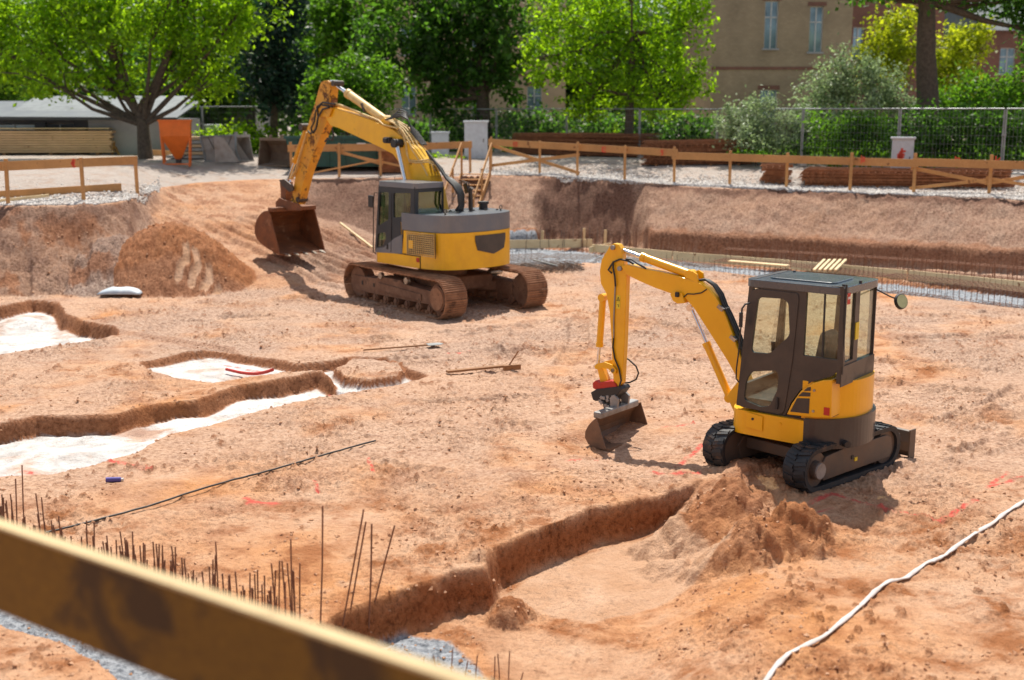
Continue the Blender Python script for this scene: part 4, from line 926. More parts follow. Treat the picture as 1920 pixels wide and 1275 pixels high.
# mirror, handrails, exhaust, lifting eyes, air filter
P3=lambda X,Y,l:(S(MG,*zC(X,Y),l)[0],l,S(MG,*zC(X,Y),l)[1])
m=MB(); m.tube([P3(290,165,1.3),P3(262,168,1.38),P3(255,250,1.40),P3(255,640,1.36),P3(275,650,1.28)],.014); hr_=m.build('hand_rail',M['dark_steel'],big)
m=MB(); c=Vector(P3(234,235,1.42)); m.box(c,(.20,.04,.30)); m.build('side_mirror',M['black'],hr_,bevel=.02)
m=MB(); m.tube([P3(425,135,1.0),P3(428,90,1.0),P3(426,35,1.0)],.006); m.build('aerial',M['black'],cb)
for (X,Y,l) in ((893,335,.9),(1270,310,-.9)):
    m=MB(); c=Vector(P3(X,Y,l)); c.x=max(c.x,-1.2); c.z=2.40; m.cyl(c+Vector((0,0,-.06)),c+Vector((0,0,.01)),.02); t=[c+Vector((0,.045*math.cos(a),.05+.045*math.sin(a))) for a in [2*math.pi*i/12 for i in range(13)]]; m.tube(t,.012,closed_ends=False); m.build('lifting_eye',M['dark_steel'],hood)
m=MB(); m.tube([(-.7,-.35,2.34),(-.7,-.35,2.62),(-.7,-.33,2.85),(-.76,-.33,2.93)],.05,n=12); m.build('exhaust_pipe',M['dark_steel'],hood)
m=MB(); m.cyl((-.6,-.85,2.34),(-.6,-.85,2.50),.11,n=18); m.cyl((-.6,-.85,2.50),(-.6,-.85,2.56),.14,n=18); m.build('air_cleaner',M['black'],hood)
m=MB(); m.tube([(-.2,-.72,2.35),(-.2,-.72,3.0),(.1,-.75,3.05),(.2,-.78,2.8),(.2,-.78,2.35)],.018); ro=m.build('guard_rail',M['dark_steel'],big)
m=MB(); m.box((0,-.80,2.86),(.14,.05,.26),Matrix.Rotation(.3,3,'Y')); m.build('rear_mirror',M['black'],ro,bevel=.02)
for k in range(7):
    m=MB(); m.cyl((-.25-.12*k,.7-.28*k,2.35),(-.25-.12*k,.7-.28*k,2.39),.03,n=8); m.build('cover_bolt',M['dark_steel'],hood)
# boom
bl=[(515,275),(520,250),(560,240),(640,262),(800,316),(960,388),(1015,432),(1090,505),(1150,590),(1190,680),(1222,800),(1250,960),(1120,960),(1060,800),(1025,690),(985,585),(952,540),(860,492),(720,427),(600,372),(548,356),(520,310)]
m=MB(); m.plate([s8(bl,.19)],YZ,-.19,.19); gb=m.build('boom',M['yellow_old'],big,bevel=.015)
st_=[(487,76),(500,66),(530,64),(545,76),(548,125),(540,235),(525,335),(485,430),(447,520),(400,640),(376,722),(345,845),(335,868),(300,862),(292,838),(310,760),(328,650),(352,540),(385,420),(410,330),(432,262),(452,200),(470,130)]
m=MB(); m.plate([s8(st_,.15)],YZ,-.12,.15); gs=m.build('stick',M['yellow_rusty'],big,bevel=.012)
m=MB(); m.plate([s8([(548,85),(575,85),(572,235),(545,240)],.0)],YZ,-.10,.10); m.build('stick_top_box',M['bucket_rust'],gs,bevel=.01)
for p in ((560,82),(500,262),(330,835)):
    c=S(MG,*z8(*p),.2); m=MB(); m.cyl((c[0],-.15,c[1]),(c[0],.18,c[1]),.075,n=16); m.build('pin',M['dark_steel'],gs)
pl=s8([(455,230),(520,222),(560,245),(540,300),(470,300),(440,270)],.25)
m=MB(); m.plate([pl],YZ,.205,.255); m.build('pivot_plate',M['yellow_rusty'],gs,bevel=.01)
a=S(MG,*z8(905,322),0.); b=S(MG,*z8(572,84),0.); cylinder_ram(big,a,b,.72,.115,.055,M['cream_paint'])
m=MB(); c=S(MG,*z8(785,240),0.); m.box((c[0],0,c[1]),(.05,.30,.26),Matrix.Rotation(.55,3,'Y')); m.build('cylinder_band',M['dark_steel'],gb)
ear=s8([(880,350),(885,320),(905,305),(935,320),(945,375)],.1)
for la in (-.16,.10): m=MB(); m.plate([ear],YZ,la,la+.05); m.build('bracket',M['yellow_old'],gb)
for la in (-.34,.34):
    b=S(MG,*z8(978,470),la); c=S(MG,*z8(1040,740),la); cc=(c[0]+(c[0]-b[0])*.75,c[1]+(c[1]-b[1])*.75)
    cylinder_ram(big,cc,b,.42,.10,.06,M['yellow_old'],lats=(la,))
m=MB(); c=S(MG,*z8(978,470),.34); m.cyl((c[0],-.46,c[1]),(c[0],.46,c[1]),.11,n=16); m.build('cylinder_pin',M['black'],gb)
c=S(MG,*z8(928,450),.3); m=MB(); m.box((c[0],.33,c[1]),(.24,.14,.16)); m.box((c[0]+.02,.42,c[1]),(.16,.04,.11)); m.build('work_lamp',M['black'],gb,bevel=.02)
# bucket cylinder in front of the stick, with links
a=S(MG,*z8(402,365),0.); b=S(MG,*z8(272,722),0.)
cylinder_ram(big,(a[0],a[1]),(b[0],b[1]),.62,.085,.045,M['yellow_rusty'])
m=MB(); m.cyl((a[0],-.18,a[1]),(a[0],.24,a[1]),.10,n=14); m.build('cylinder_eye',M['dark_steel'],gs)
for la in (-.26,.22):
    m=MB(); m.plate([s8([(225,708),(258,702),(312,745),(318,775),(290,785),(245,745)],la)],YZ,la,la+.045); m.build('bell_link',M['dark_steel'],gs,bevel=.005)
m=MB(); m.plate([s8([(222,722),(262,722),(262,800),(255,862),(222,866),(228,800)],.12)],YZ,-.12,.12); m.build('push_link',M['bucket_rust'],gs,bevel=.01)
for la in (-.3,.26):
    m=MB(); m.plate([s8([(205,905),(205,850),(228,822),(262,838),(290,845),(345,860),(368,880),(365,905)],la)],YZ,la,la+.05); m.build('bucket_ear',M['bucket_rust'],gs,bevel=.005)
pf=s8([(157,905),(128,908),(100,930),(78,965),(65,1010),(66,1055),(82,1090),(110,1122),(150,1150),(190,1175),(228,1190)],.75)
gbk=bucket(big,pf,1.5,M['bucket_rust'],teeth=5,thick=.035)
a=pf[0]; m=MB(); m.bar((a[0]-.02,-.75,a[1]+.02),(a[0]-.02,.75,a[1]+.02),.26,.12); m.build('top_beam',M['bucket_rust'],gbk,bevel=.02)
# pipes and hoses along the boom
H8=lambda pts,la:[(lambda s:(s[0],la,s[1]))(S(MG,*z8(*p),la)) for p in pts]
for k in range(4):
    la=.20-.13*k; m=MB(); m.tube(H8([(580,212+6*k),(650,236+4*k),(760,282+3*k),(860,322),(890,350),(940,362),(985,372)],la),.026,n=7); m.build('steel_pipe',M['cream_paint'],gb)
for k in range(4):
    la=.18-.11*k; m=MB(); m.tube(H8([(905+8*k,318-3*k),(960+6*k,340-6*k),(1012+12*k,386-8*k),(1052+14*k,450-12*k),(1080+18*k,515-13*k),(1112+20*k,560-10*k),(1150+22*k,620-12*k),(1180+24*k,680-14*k)],la),.026,n=7); m.build('steel_pipe',M['cream_paint'],gb)
for k in range(4):
    la=.13-.11*k; m=MB(); m.tube(H8([(912+8*k,322-3*k),(965+6*k,347-6*k),(1020+12*k,395-8*k),(1062+14*k,462-12*k),(1092+18*k,528-13*k),(1122+20*k,572-10*k),(1162+22*k,632-12*k)],la),.020,n=7); m.build('hose',M['rubber_hose'],gb)
for k in range(2):
    la=.20; m=MB(); m.tube(H8([(1000,385),(1022,420),(1035+6*k,480),(1042+6*k,540),(1058,578+10*k),(1100,584+12*k),(1180,576+14*k),(1235,600+14*k),(1255,650)],la),.022,n=7); m.build('steel_pipe',M['cream_paint'],gb)
for k in range(8):
    la=.25-.07*k; o=k*6; m=MB(); m.tube(H8([(1170+o,520+2*o),(1225+o,590+o),(1260+o*.8,640+o),(1300+o*.8,700),(1345+o,745),(1375+o*.8,800),(1382+o*.6,870),(1360+o,905)],la),.032,n=8); m.build('hose',M['rubber_hose'],gb)
for k in range(5):
    la=.20-.1*k; m=MB(); m.tube(H8([(905+10*k,318-3*k),(950+12*k,308-14*k),(1010+8*k,292-6*k),(1050,315),(1062,350),(1075+10*k,400),(1140+8*k,480)],la),.020,n=7); m.build('hose',M['rubber_hose'],gb)
for k,pts in enumerate(([(560,232),(490,222),(455,260),(445,330),(425,372),(430,400)],[(580,218),(500,206),(462,235),(470,300),(462,360),(440,405)],[(540,240),(500,250),(470,300),(455,380),(420,410),(405,390)],[(560,370),(570,420),(560,450),(530,440),(515,460)])):
    m=MB(); m.tube(H8(pts,.26+.02*k),.026,n=7); m.build('hose',M['rubber_hose'],gs)
for k in range(3):
    m=MB(); m.tube(H8([(395+4*k,400),(370+5*k,480),(345+6*k,560),(320+7*k,650),(290+8*k,700)],.24-.05*k),.018,n=6); m.build('steel_pipe',M['cream_paint'],gs)
# ================================================================ timber rail fences
def gz_(x,y): return ground_z(x,y)
def digits(txt,p,ux,uz,h,mat,parent,name='spray_mark'):
    # hand sprayed strokes lying on a board face
    G7={'0':[[(0,0),(0,1),(.5,1),(.5,0),(0,0)]],'1':[[(.25,0),(.25,1)]],'|':[[(.25,-.25),(.25,1.25)]],'2':[[(0,.9),(.3,1),(.5,.8),(0,0),(.55,0)]],'3':[[(0,1),(.5,.95),(.2,.55),(.5,.35),(.3,0),(0,.1)]],
     '5':[[(.5,1),(.05,1),(.05,.55),(.5,.5),(.45,.05),(0,0)]],'6':[[(.45,1),(.05,.6),(.02,.1),(.4,0),(.5,.35),(.1,.45)]],'7':[[(0,1),(.55,1),(.2,0)],[(.08,.5),(.5,.5)]],'8':[[(.25,.5),(.03,.75),(.25,1),(.47,.75),(.25,.5),(0,.25),(.25,0),(.5,.25),(.25,.5)]],
     '9':[[(.45,.55),(.1,.5),(.08,.95),(.45,.95),(.45,.1),(.05,0)]],'E':[[(.55,.9),(.2,.85),(.1,.5),(.2,.1),(.55,.05)],[(0,.6),(.5,.62)],[(0,.4),(.45,.42)],[(.3,1.1),(.3,-.1)]]}
    m=MB(); x=0.; nrm=Vector(ux).cross(Vector(uz)).normalized(); p=Vector(p); ux=Vector(ux).normalized(); uz=Vector(uz).normalized()
    if nrm.y>0: nrm=-nrm
    for ch in txt:
        if ch==' ': x+=.5; continue
        for st in G7[ch]:
            for a,b in zip(st[:-1],st[1:]): m.bar(p+ux*(x+a[0])*h+uz*a[1]*h+nrm*.006,p+ux*(x+b[0])*h+uz*b[1]*h+nrm*.006,.18*h,.004,up=nrm,ext=.05*h)
        x+=.75 if ch not in '1|' else .45
    return m.build(name,mat,parent)
def ground_ray(px,py):
    # where the sight line through a survey pixel meets the ground
    d=ray(px,py); ts=np.linspace(8,70,900)/d[1]
    z,_=terrain(d[0]*ts,d[1]*ts); hz=CAM_H+d[2]*ts
    k=int(np.argmax(hz<=z)) if (hz<=z).any() else len(ts)-1
    return Vector((d[0]*ts[k],d[1]*ts[k],float(z[k])))
def rail_fence(label,posts,rails,braces,marks,group,hp=1.2,bh=.26,mat='wood'):
    # posts: survey pixels of the post feet
    P=[]
    for p in posts:
        if len(p)==3: v=AT(p[0],p[1],p[2]); 
        else: v=ground_ray(*p)
        P.append(v)
    o=thing('rail_fence',label,'fence',P[0].copy(),0,group); base=P[0]
    tops=[]
    for i,v in enumerate(P):
        h=hp+random.uniform(-.03,.12); m=MB(); l=Vector((random.uniform(-.03,.03),random.uniform(-.03,.03),0))
        m.bar(v-base-Vector((0,0,.35)),v-base+l+Vector((0,0,h)),.09,.09,up=(0,1,0)); m.build('post',M[mat],o,bevel=.005); tops.append(v-base+l)
    for (a,b,dz,ext) in rails:
        A=tops[a]+Vector((0,-.065,hp-bh/2+dz)); B=tops[b]+Vector((0,-.065,hp-bh/2+dz))
        m=MB(); m.bar(A,B,.035,bh,ext=ext); m.build('rail',M[mat],o,bevel=.004)
    for (a,b,za,zb,w) in braces:
        A=tops[a]+Vector((0,.07 if za>zb else .10,za)); B=tops[b]+Vector((0,.07 if za>zb else .10,zb)); m=MB(); m.bar(A,B,.025,w,ext=.1); m.build('brace',M[mat],o,bevel=.003)
    for (txt,a,b,t,hh) in marks:
        A=tops[a]+Vector((0,-.085,hp-bh+.03)); B=tops[b]+Vector((0,-.085,hp-bh+.03)); q=A.lerp(B,t); digits(txt,q,(B-A),(0,0,1),hh,M['red_spray'],o)
    return o
rail_fence('long timber rail fence with red sprayed numbers along the far right edge of the pit',
 [(921,318),(1012,326),(1082,331),(1171,338),(1264,343),(1368,347),(1474,352),(1593,358),(1713,362),(1854,364),(1990,372),(2130,380)],
 [(0,4,.0,.12),(4,8,-.10,.1),(8,11,-.06,.1)],[(0,2,.95,.15,.12),(0,2,.15,.80,.12),(8,9,.80,.35,.12),(8,9,.15,.45,.10),(9,10,.35,.85,.12),(9,10,.50,.2,.10)],
 [('111',0,1,.45,.18),('10',2,3,.50,.18),('9',3,4,.72,.18),('|8',7,8,.12,.17),('|7',8,9,.50,.18),('|6',9,10,.02,.20)],'timber rail fences round the pit')
rail_fence('timber rail fence with a low kick board along the left edge of the pit',
 [(15,384),(157,376),(258,366),(-130,390),(-280,396)],[(0,2,0,.1),(0,3,0,.05),(3,4,0,.1)],[],[('E',0,1,.88,.2)],'timber rail fences round the pit')
rail_fence('timber rail fence with cross bracing standing behind the large excavator',
 [(548,332),(636,332),(714,330),(800,328),(882,322)],[(0,2,0,.1),(2,4,-.02,.1)],[(1,2,.95,.45,.10),(0,2,.0,.6,.06),(1,3,.9,.1,.08)],[],'timber rail fences round the pit')
def lay_board(name,label,cat,p0,p1,w,h,mat,group=None,lift=0.,bev=.004):
    a=ground_ray(*p0) if len(p0)==2 else Vector(AT(*p0)); b=ground_ray(*p1) if len(p1)==2 else Vector(AT(*p1))
    a=a+Vector((0,0,h/2+lift)); b=b+Vector((0,0,h/2+lift)); c=(a+b)/2; m=MB(); m.bar(a-c,b-c,w,h); o=m.build(name,M[mat],None,bev,label,cat,group); o.location=c; return o
lay_board('kick_board','long timber board standing on edge at the foot of the left rail fence','board',(-150,385),(228,360),.045,.24,'wood',lift=.02)
lay_board('plank','narrow plank leaning flat in front of the left kick board','board',(-60,388),(92,371),.06,.08,'wood_pale',lift=.03)
# ================================================================ timber stair into the pit
top=AT(893,322,46.2); top.z=ground_z(top.x,46.2)+.12; bot=AT(852,400,43.2); bot.z=0.35
st=thing('timber_stair','steep timber stair with handrails leading down into the pit behind the large excavator','stair',top)
d=bot-top; side=Vector((d.y,-d.x,0)).normalized()*.55
for s in (-1,1):
    m=MB(); m.bar(side*s,d+side*s,.05,.22); m.build('stringer',M['wood'],st,bevel=.005)
    m=MB(); m.bar(side*s*1.08+Vector((0,0,1.05))-d*.02,d*.86+side*s*1.08+Vector((0,0,.95)),.04,.12); m.build('hand_rail',M['wood'],st,bevel=.005)
    for t in (.02,.42,.82): m=MB(); m.bar(d*t+side*s*1.02-Vector((0,0,.1)),d*t+side*s*1.02+Vector((0,0,1.1)),.08,.08,up=(0,1,0)); m.build('post',M['wood'],st,bevel=.004)
for i in range(11):
    c=d*((i+.5)/11)+Vector((0,0,.05)); m=MB(); m.box(c,(1.10,.22,.035),Matrix.Rotation(0,3,'Z')); m.build('tread',M['wood'],st,bevel=.003)
# ================================================================ near rail: the board in front of the viewpoint
zt=3.20
a=Vector((*G(-260,897,zt),zt)); b=Vector((*G(1250,1406,zt),zt))
nr=thing('near_rail_fence','large out of focus timber board of the nearest rail fence crossing the bottom left corner','fence',(a.x,a.y,0))
m=MB(); o=Vector((a.x,a.y,0)); dd=(b-a); m.bar(a-o-Vector((0,0,.178)),b-o-Vector((0,0,.178)),.05,.356); m.build('rail',M['board_near'],nr,bevel=.003)
m=MB(); m.bar(a-o+Vector((0,0,.004)),b-o+Vector((0,0,.004)),.062,.012); m.build('top_edge',M['board_edge'],nr)
for t in (-.02,1.02):
    p=a+dd*t+Vector((.0,-.07,0)); m=MB(); m.bar(Vector((p.x,p.y,1.5))-o,Vector((p.x,p.y,zt+.05))-o,.09,.09,up=(0,1,0)); m.build('post',M['wood'],nr,bevel=.005)
# ================================================================ reinforcement
def starter(bars,label,group,r,mat,name='starter_bar',indiv=False):
    src=None
    for (x,y,z0,h,lx,ly) in bars:
        key=round(h,1)
        m=MB(); m.tube([(0,0,-.1),(lx*.5,ly*.5,h*.5),(lx,ly,h)],r,n=5); o=m.build(name,M[mat],None,0,label,'steel bar',group); o.location=(x,y,z0)
def starters(line,n,h0,h1,r,mat,label,group,jit=.04,lean=.05):
    L=[math.dist(line[i],line[i+1]) for i in range(len(line)-1)]; T=sum(L)
    meshes=[]
    for k in range(5):
        m=MB(); h=h0+(h1-h0)*k/4; lx,ly=random.uniform(-lean,lean),random.uniform(-lean,lean); m.tube([(0,0,-.12),(lx*.4,ly*.4,h*.5),(lx,ly,h)],r,n=5)
        meshes.append(m)
    protos=[]
    for i in range(n):
        s=T*(i+random.uniform(-.3,.3)+.5)/n; k=0
        s=max(0,min(T-1e-3,s))
        while s>L[k]: s-=L[k];k+=1
        t=s/L[k]; x=line[k][0]+(line[k+1][0]-line[k][0])*t+random.uniform(-jit,jit); y=line[k][1]+(line[k+1][1]-line[k][1])*t+random.uniform(-jit,jit)
        j=random.randrange(5)
        if len(protos)<5: o=meshes[len(protos)].build('starter_bar',M[mat],None,0,label,'steel bar',group); protos.append(o)
        else:
            o=protos[j].copy(); col.objects.link(o)
        o.location=(x,y,ground_z(x,y)); o.rotation_euler=(0,0,random.uniform(0,6.28))
nl=Gp([(-60,1010),(0,1025),(200,1090),(400,1150),(560,1210)],-.1)
starters(nl,190,.58,.92,.008,'rebar','short rusty starter bar in the row of bars behind the near board','short starter bars behind the near board',jit=.10)
starters(Gp([(720,1270),(1010,1290)],-.4),11,.22,.38,.006,'rebar','short rusty starter bar in the pale footing at the bottom of the picture','short starter bars in the front footing',jit=.08)
for k,(tx,ty,bx,by,lab) in enumerate([(605,948,600,1176,'tall rusty steel bar standing upright, leftmost of four at the trench corner'),(682,955,640,1165,'tall rusty steel bar leaning right, second from left of four at the trench corner'),
   (697,982,691,1185,'tall rusty steel bar standing nearly upright, second from right at the trench corner'),(740,985,700,1150,'tall rusty steel bar leaning right, rightmost at the trench corner'),(686,978,655,1160,'thin steel bar leaning close beside the second tall bar at the trench corner')]):
    g=ground_ray(bx,by); t=AT(tx,ty,g.y+random.uniform(-.05,.05)); m=MB(); m.tube([g*0+Vector((0,0,-.1)),(t-g)*.5+Vector((.01,0,0)),t-g],.009,n=6)
    o=m.build('tall_starter_bar',M['rebar'],None,0,lab,'steel bar','tall starter bars at the trench corner'); o.location=g
def cage(label,line_px,w,h,step,nl,mat,r=.006,group='reinforcement cages along the far footing'):
    # a tied cage: stirrups and lengthwise bars, one thing with two parts
    P=[Vector((*G(a,b,0),0)) for a,b in line_px]; z0=min(ground_z(P[0].x,P[0].y),ground_z(P[-1].x,P[-1].y))+.03
    o=thing('reinforcement_cage',label,'steel cage',(P[0].x,P[0].y,z0),0,group)
    ms=MB(); ml=MB(); B=P[0]; tot=0
    for p,q in zip(P[:-1],P[1:]):
        d=(q-p); L=d.length; d.normalize(); s=Vector((-d.y,d.x,0)); n=int(L/step)
        for i in range(n):
            c=p+d*(i+.5)*step-B
            for a,b in (((-1,0),(1,0)),((1,0),(1,1)),((1,1),(-1,1)),((-1,1),(-1,0))):
                e=.0 if a[1]==b[1] else .12*random.random()
                ms.tube([c+s*(a[0]*w/2)+Vector((0,0,a[1]*h)),c+s*(b[0]*w/2)+Vector((0,0,b[1]*h+ (e if b[1] else 0)))],r,n=4,closed_ends=False)
            if random.random()<.6:
                ms.tube([c+s*(w/2),c+s*(w/2)+Vector((0,0,h+.18))],r,n=4,closed_ends=False)
        for k in range(nl):
            f=k/(nl-1); 
            for zz_,ss in ((.01,-1+2*f),(h-.01,-1+2*f)):
                ml.tube([p-B+s*(ss*w/2)+Vector((0,0,zz_)),q-B+s*(ss*w/2)+Vector((0,0,zz_+.0))],r*1.3,n=4,closed_ends=False)
    ms.build('stirrups',M[mat],o); ml.build('lengthwise_bars',M[mat],o)
cage('rusty reinforcement cage in the far footing, section behind the small excavator cab',[(1345,507),(1520,521),(1660,541)],.85,.48,.16,5,'rebar')
cage('rusty reinforcement cage in the far footing, section at the right edge',[(1662,541),(1800,556),(1920,572),(2120,600)],.85,.50,.16,5,'rebar')
cage('low grey reinforcement cage in the far footing, section behind the raised yellow arm',[(1120,487),(1230,492),(1343,503)],.9,.22,.20,6,'rebar_grey')
cage('low grey reinforcement cage in the far footing, section beside the large excavator',[(930,486),(1030,482),(1118,486)],1.2,.20,.22,6,'rebar_grey')
cage('long rusty reinforcement cage raised along the foot of the right bank',[(1360,487),(1560,499),(1760,513),(1980,532)],.5,.35,.2,4,'rebar')
def formboard(label,pts,h,mat='wood_pale',g='formwork boards along the far footing'):
    A=Vector((*G(*pts[0],0),0));B=Vector((*G(*pts[1],0),0)); z=ground_z(A.x,A.y)*.5+ground_z(B.x,B.y)*.5
    m=MB(); c=(A+B)/2; c.z=max(z,-.05); m.bar(A-c+Vector((0,0,h/2)),B-c+Vector((0,0,h/2)),.04,h); o=m.build('formwork_board',M[mat],None,.004,label,'board',g); o.location=(c.x,c.y,c.z)
formboard('pale formwork board between the large excavator and the corner box',[(945,466),(1110,464)],.30)
formboard('pale formwork board end piece at the corner of the far footing',[(1105,474),(1145,466)],.2)
formboard('pale formwork board behind the tip of the raised yellow arm',[(1110,472),(1260,486)],.26)
formboard('pale formwork board in the middle of the far footing behind the yellow arm',[(1262,487),(1480,504)],.27)
formboard('pale formwork board behind the cab of the small excavator',[(1482,505),(1700,525)],.28)
formboard('pale formwork board at the right end of the far footing',[(1702,526),(1960,553)],.30)
bl_=[Gp([(1080,464),(1200,474),(1300,488)],0),Gp([(1400,493),(1920,542)],0)]
starters(bl_[0],24,.5,.8,.010,'rebar','rusty starter bar standing at the foot of the dark bank face','starter bars at the foot of the dark bank',jit=.15)
starters(bl_[1],60,.6,.9,.010,'rebar','rusty starter bar standing at the foot of the long right bank','starter bars at the foot of the right bank',jit=.2)
starters(Gp([(985,466),(1120,463)],0),16,.6,.9,.010,'rebar_grey','thin starter bar left of the dark bank face beside the large excavator','starter bars beside the large excavator',jit=.2)
for k,(a,b) in enumerate(((1016,452),(1094,447),(1134,450))):
    g=ground_ray(a,b+10); m=MB(); m.bar((0,0,-.2),(0.02,0,.55),.10,.06,up=(0,1,0)); o=m.build('timber_stake',M['wood_pale'],None,.004,['pale timber stake at the left foot of the dark bank','pale timber stake in the middle of the dark bank foot','pale timber stake at the right foot of the dark bank'][k],'stake','timber stakes'); o.location=g
for k in range(5):
    x=1527+k*10; g=Vector(G(x,506,0.42)+(0.42,)); h=Vector(G(x+18,489,.42)+(.44,)); c=(g+h)/2; m=MB(); m.bar(g-c,h-c,.075,.05,ext=.1); o=m.build('short_batten',M['wood_pale'],None,.004,'short pale batten in the row of five laid across the far steel cage','board','short battens on the steel cage'); o.location=c
g=Vector(G(1368,488,.42)+(.40,)); h=Vector(G(1478,497,.42)+(.40,)); c=(g+h)/2; m=MB(); m.bar(g-c,h-c,.25,.04); o=m.build('plank',M['wood_pale'],None,.004,'pale plank laid on the far steel cage behind the yellow boom','board'); o.location=c
# loose mesh beside the large excavator
g=ground_ray(1010,508); ms=thing('steel_mesh_pile','loose pile of dark steel mesh on the ground to the right of the large excavator','steel mesh',g)
for k in range(5):
    m=MB(); R=Matrix.Rotation(random.uniform(-.5,.4),3,'Z'); L=2.6;Wd=1.0
    for i in range(12): m.bar(R@Vector((-L/2+L*i/11,-Wd/2,.04+.03*k)),R@Vector((-L/2+L*i/11,Wd/2,.05+.03*k)),.016,.016)
    for i in range(5): m.bar(R@Vector((-L/2,-Wd/2+Wd*i/4,.05+.03*k)),R@Vector((L/2,-Wd/2+Wd*i/4,.06+.03*k)),.016,.016)
    m.build('mesh_sheet',M['rebar_grey'],ms)
a=ground_ray(1000,500);b=ground_ray(1045,512);c=(a+b)/2+Vector((0,0,.2)); m=MB(); m.bar(a-c+Vector((0,0,.2)),b-c+Vector((0,0,.2)),.05,.05); o=m.build('steel_angle',M['galv'],None,0,'pale steel angle lying across the loose dark mesh','steel bar'); o.location=c
# stacks of reinforcement mats behind the right rail
def matstack(label,p0,p1,D0,D1,zh,mat='rust_mat',dep=2.,layers=10,zoff=0.):
    A=AT(p0,300,D0);B=AT(p1,300,D1); A.z=ground_z(A.x,A.y)+zoff; B.z=ground_z(B.x,B.y)+zoff
    o=thing('reinforcement_mat_stack',label,'steel mats',A,0,'stacks of reinforcement mats'); d=B-A; L=d.length; d.normalize(); s=Vector((-d.y,d.x,0))
    for k in range(layers):
        m=MB(); z=.06+zh*k/layers; off=s*random.uniform(-.1,.1)+d*random.uniform(-.12,.12)
        for i in range(int(L/.22)): m.bar(d*i*.22+off+Vector((0,0,z)),d*i*.22+off+s*dep+Vector((0,0,z)),.03,.03)
        for i in range(9): m.bar(off+s*dep*i/8+Vector((0,0,z+.03)),off+d*L+s*dep*i/8+Vector((0,0,z+.03+random.uniform(-.03,.05))),.03,.03)
        m.build('mat',M[mat],o)
    m=MB()
    for i in range(4): m.bar(d*L*(i+.5)/4+Vector((0,0,.02)),d*L*(i+.5)/4+s*dep+Vector((0,0,.02)),.1,.1)
    m.build('bearer',M['wood_dark'],o)
matstack('long rusty stack of reinforcement mats behind the rail fence at the right edge',1505,1900,41.8,39.6,.55,layers=11,dep=2.2)
matstack('short rusty stack of reinforcement mats behind the rail fence, left of the long stack',1432,1482,42.6,42.4,.60,layers=11,dep=1.8)
matstack('rusty stack of reinforcement mats in front of the mesh fence above the dark bank',1205,1412,48,47.,.95,layers=13,dep=2.)
matstack('brown stack of reinforcement mats behind the rail fence right of the stair',960,1195,56,52,.95,layers=13,dep=2.)
# ================================================================ small things on the pit floor
def lay_tube(name,label,cat,pts,r,mat,z=0.,group=None,flat=None):
    W=[]
    for i in range(len(pts)-1):
        for t in np.linspace(0,1,7)[: (7 if i==len(pts)-2 else 6)]: W.append((pts[i][0]+(pts[i+1][0]-pts[i][0])*t,pts[i][1]+(pts[i+1][1]-pts[i][1])*t))
    g=[Vector(G(a,b,0)) for a,b in W]; zs,_=terrain(np.array([p.x for p in g]),np.array([p.y for p in g]))
    V=[Vector((p.x,p.y,float(zz)+r*.7+z+(.012 if flat else 0))) for p,zz in zip(g,zs)]
    for _ in range(6):
        zz_=[v.z for v in V]
        for i in range(1,len(V)-1): V[i].z=max(zz_[i]-.006,(zz_[i-1]+zz_[i+1])/2)
    c=V[0].copy(); m=MB()
    if flat:
        vs=[];fs=[]
        for i,v in enumerate(V):
            d=(V[min(i+1,len(V)-1)]-V[max(i-1,0)]).normalized(); s=Vector((-d.y,d.x,0)).normalized(); tw=math.sin(i*.9)*.25
            for q in range(8):
                a=2*math.pi*q/8; vs.append(v-c+s*(math.cos(a)*flat*(1+.1*math.sin(i*1.7)))+Vector((0,0,math.sin(a)*r+math.cos(a)*flat*tw)))
        for i in range(len(V)-1):
            for q in range(8): q2=(q+1)%8; fs.append((i*8+q,i*8+q2,(i+1)*8+q2,(i+1)*8+q))
        m.add(vs,fs,True)
    else: m.tube([v-c for v in V],r,n=8)
    o=m.build(name,M[mat],None,0,label,cat,group); o.location=c; return o
lay_tube('flat_hose','thin pale flat hose lying across the sand from the bottom edge to the right edge','hose',[(1425,1295),(1450,1262),(1478,1233),(1545,1197),(1592,1160),(1640,1115),(1668,1098),(1700,1086),(1738,1056),(1772,1044),(1806,1022),(1858,990),(1880,968),(1905,952),(1938,928),(1965,912)],.012,'hose_pale',flat=.027)
lay_tube('cord','thin dark cord stretched across the pit floor from the near bars','cord',[(85,1000),(160,985),(300,948),(440,905),(530,880),(640,852),(704,833)],.013,'rubber_hose',z=.02)
lay_tube('pipe','red pipe lying on the white blinding, upper length','pipe',[(424,683),(455,690),(512,701)],.03,'red',z=.06)
lay_tube('pipe','red pipe lying on the white blinding right of the terrace corner','pipe',[(614,716),(650,724),(690,728)],.025,'red',z=.05)
lay_board('plank','weathered board lying on the ground in the middle, pointing right','board',(838,703),(950,691),.10,.04,'wood_dark',lift=.03)
g=ground_ray(960,694); m=MB(); m.box((0,0,.05),(.34,.06,.10),Matrix.Rotation(.4,3,'Z')); m.bar((-.05,0,.1),(.12,.02,.36),.025,.025); o=m.build('rake_head',M['wood_dark'],None,.004,'small wooden rake head at the right end of the weathered board','tool'); o.location=g
g=ground_ray(705,662); sv=thing('shovel','shovel lying on the ground above the dug block','shovel',g)
m=MB(); m.tube([(-.25,0,.05),(1.0,.45,.06)],.018); m.build('shaft',M['wood_dark'],sv)
m=MB(); m.plate([[(-.0,-.12),(.26,-.10),(.34,.0),(.26,.12),(0,.12)]],lambda u,v,w:(1.0+u*.95-v*.3,.45+u*.35+v*.95,.07+w),-.006,.006); m.build('blade',M['galv'],sv)
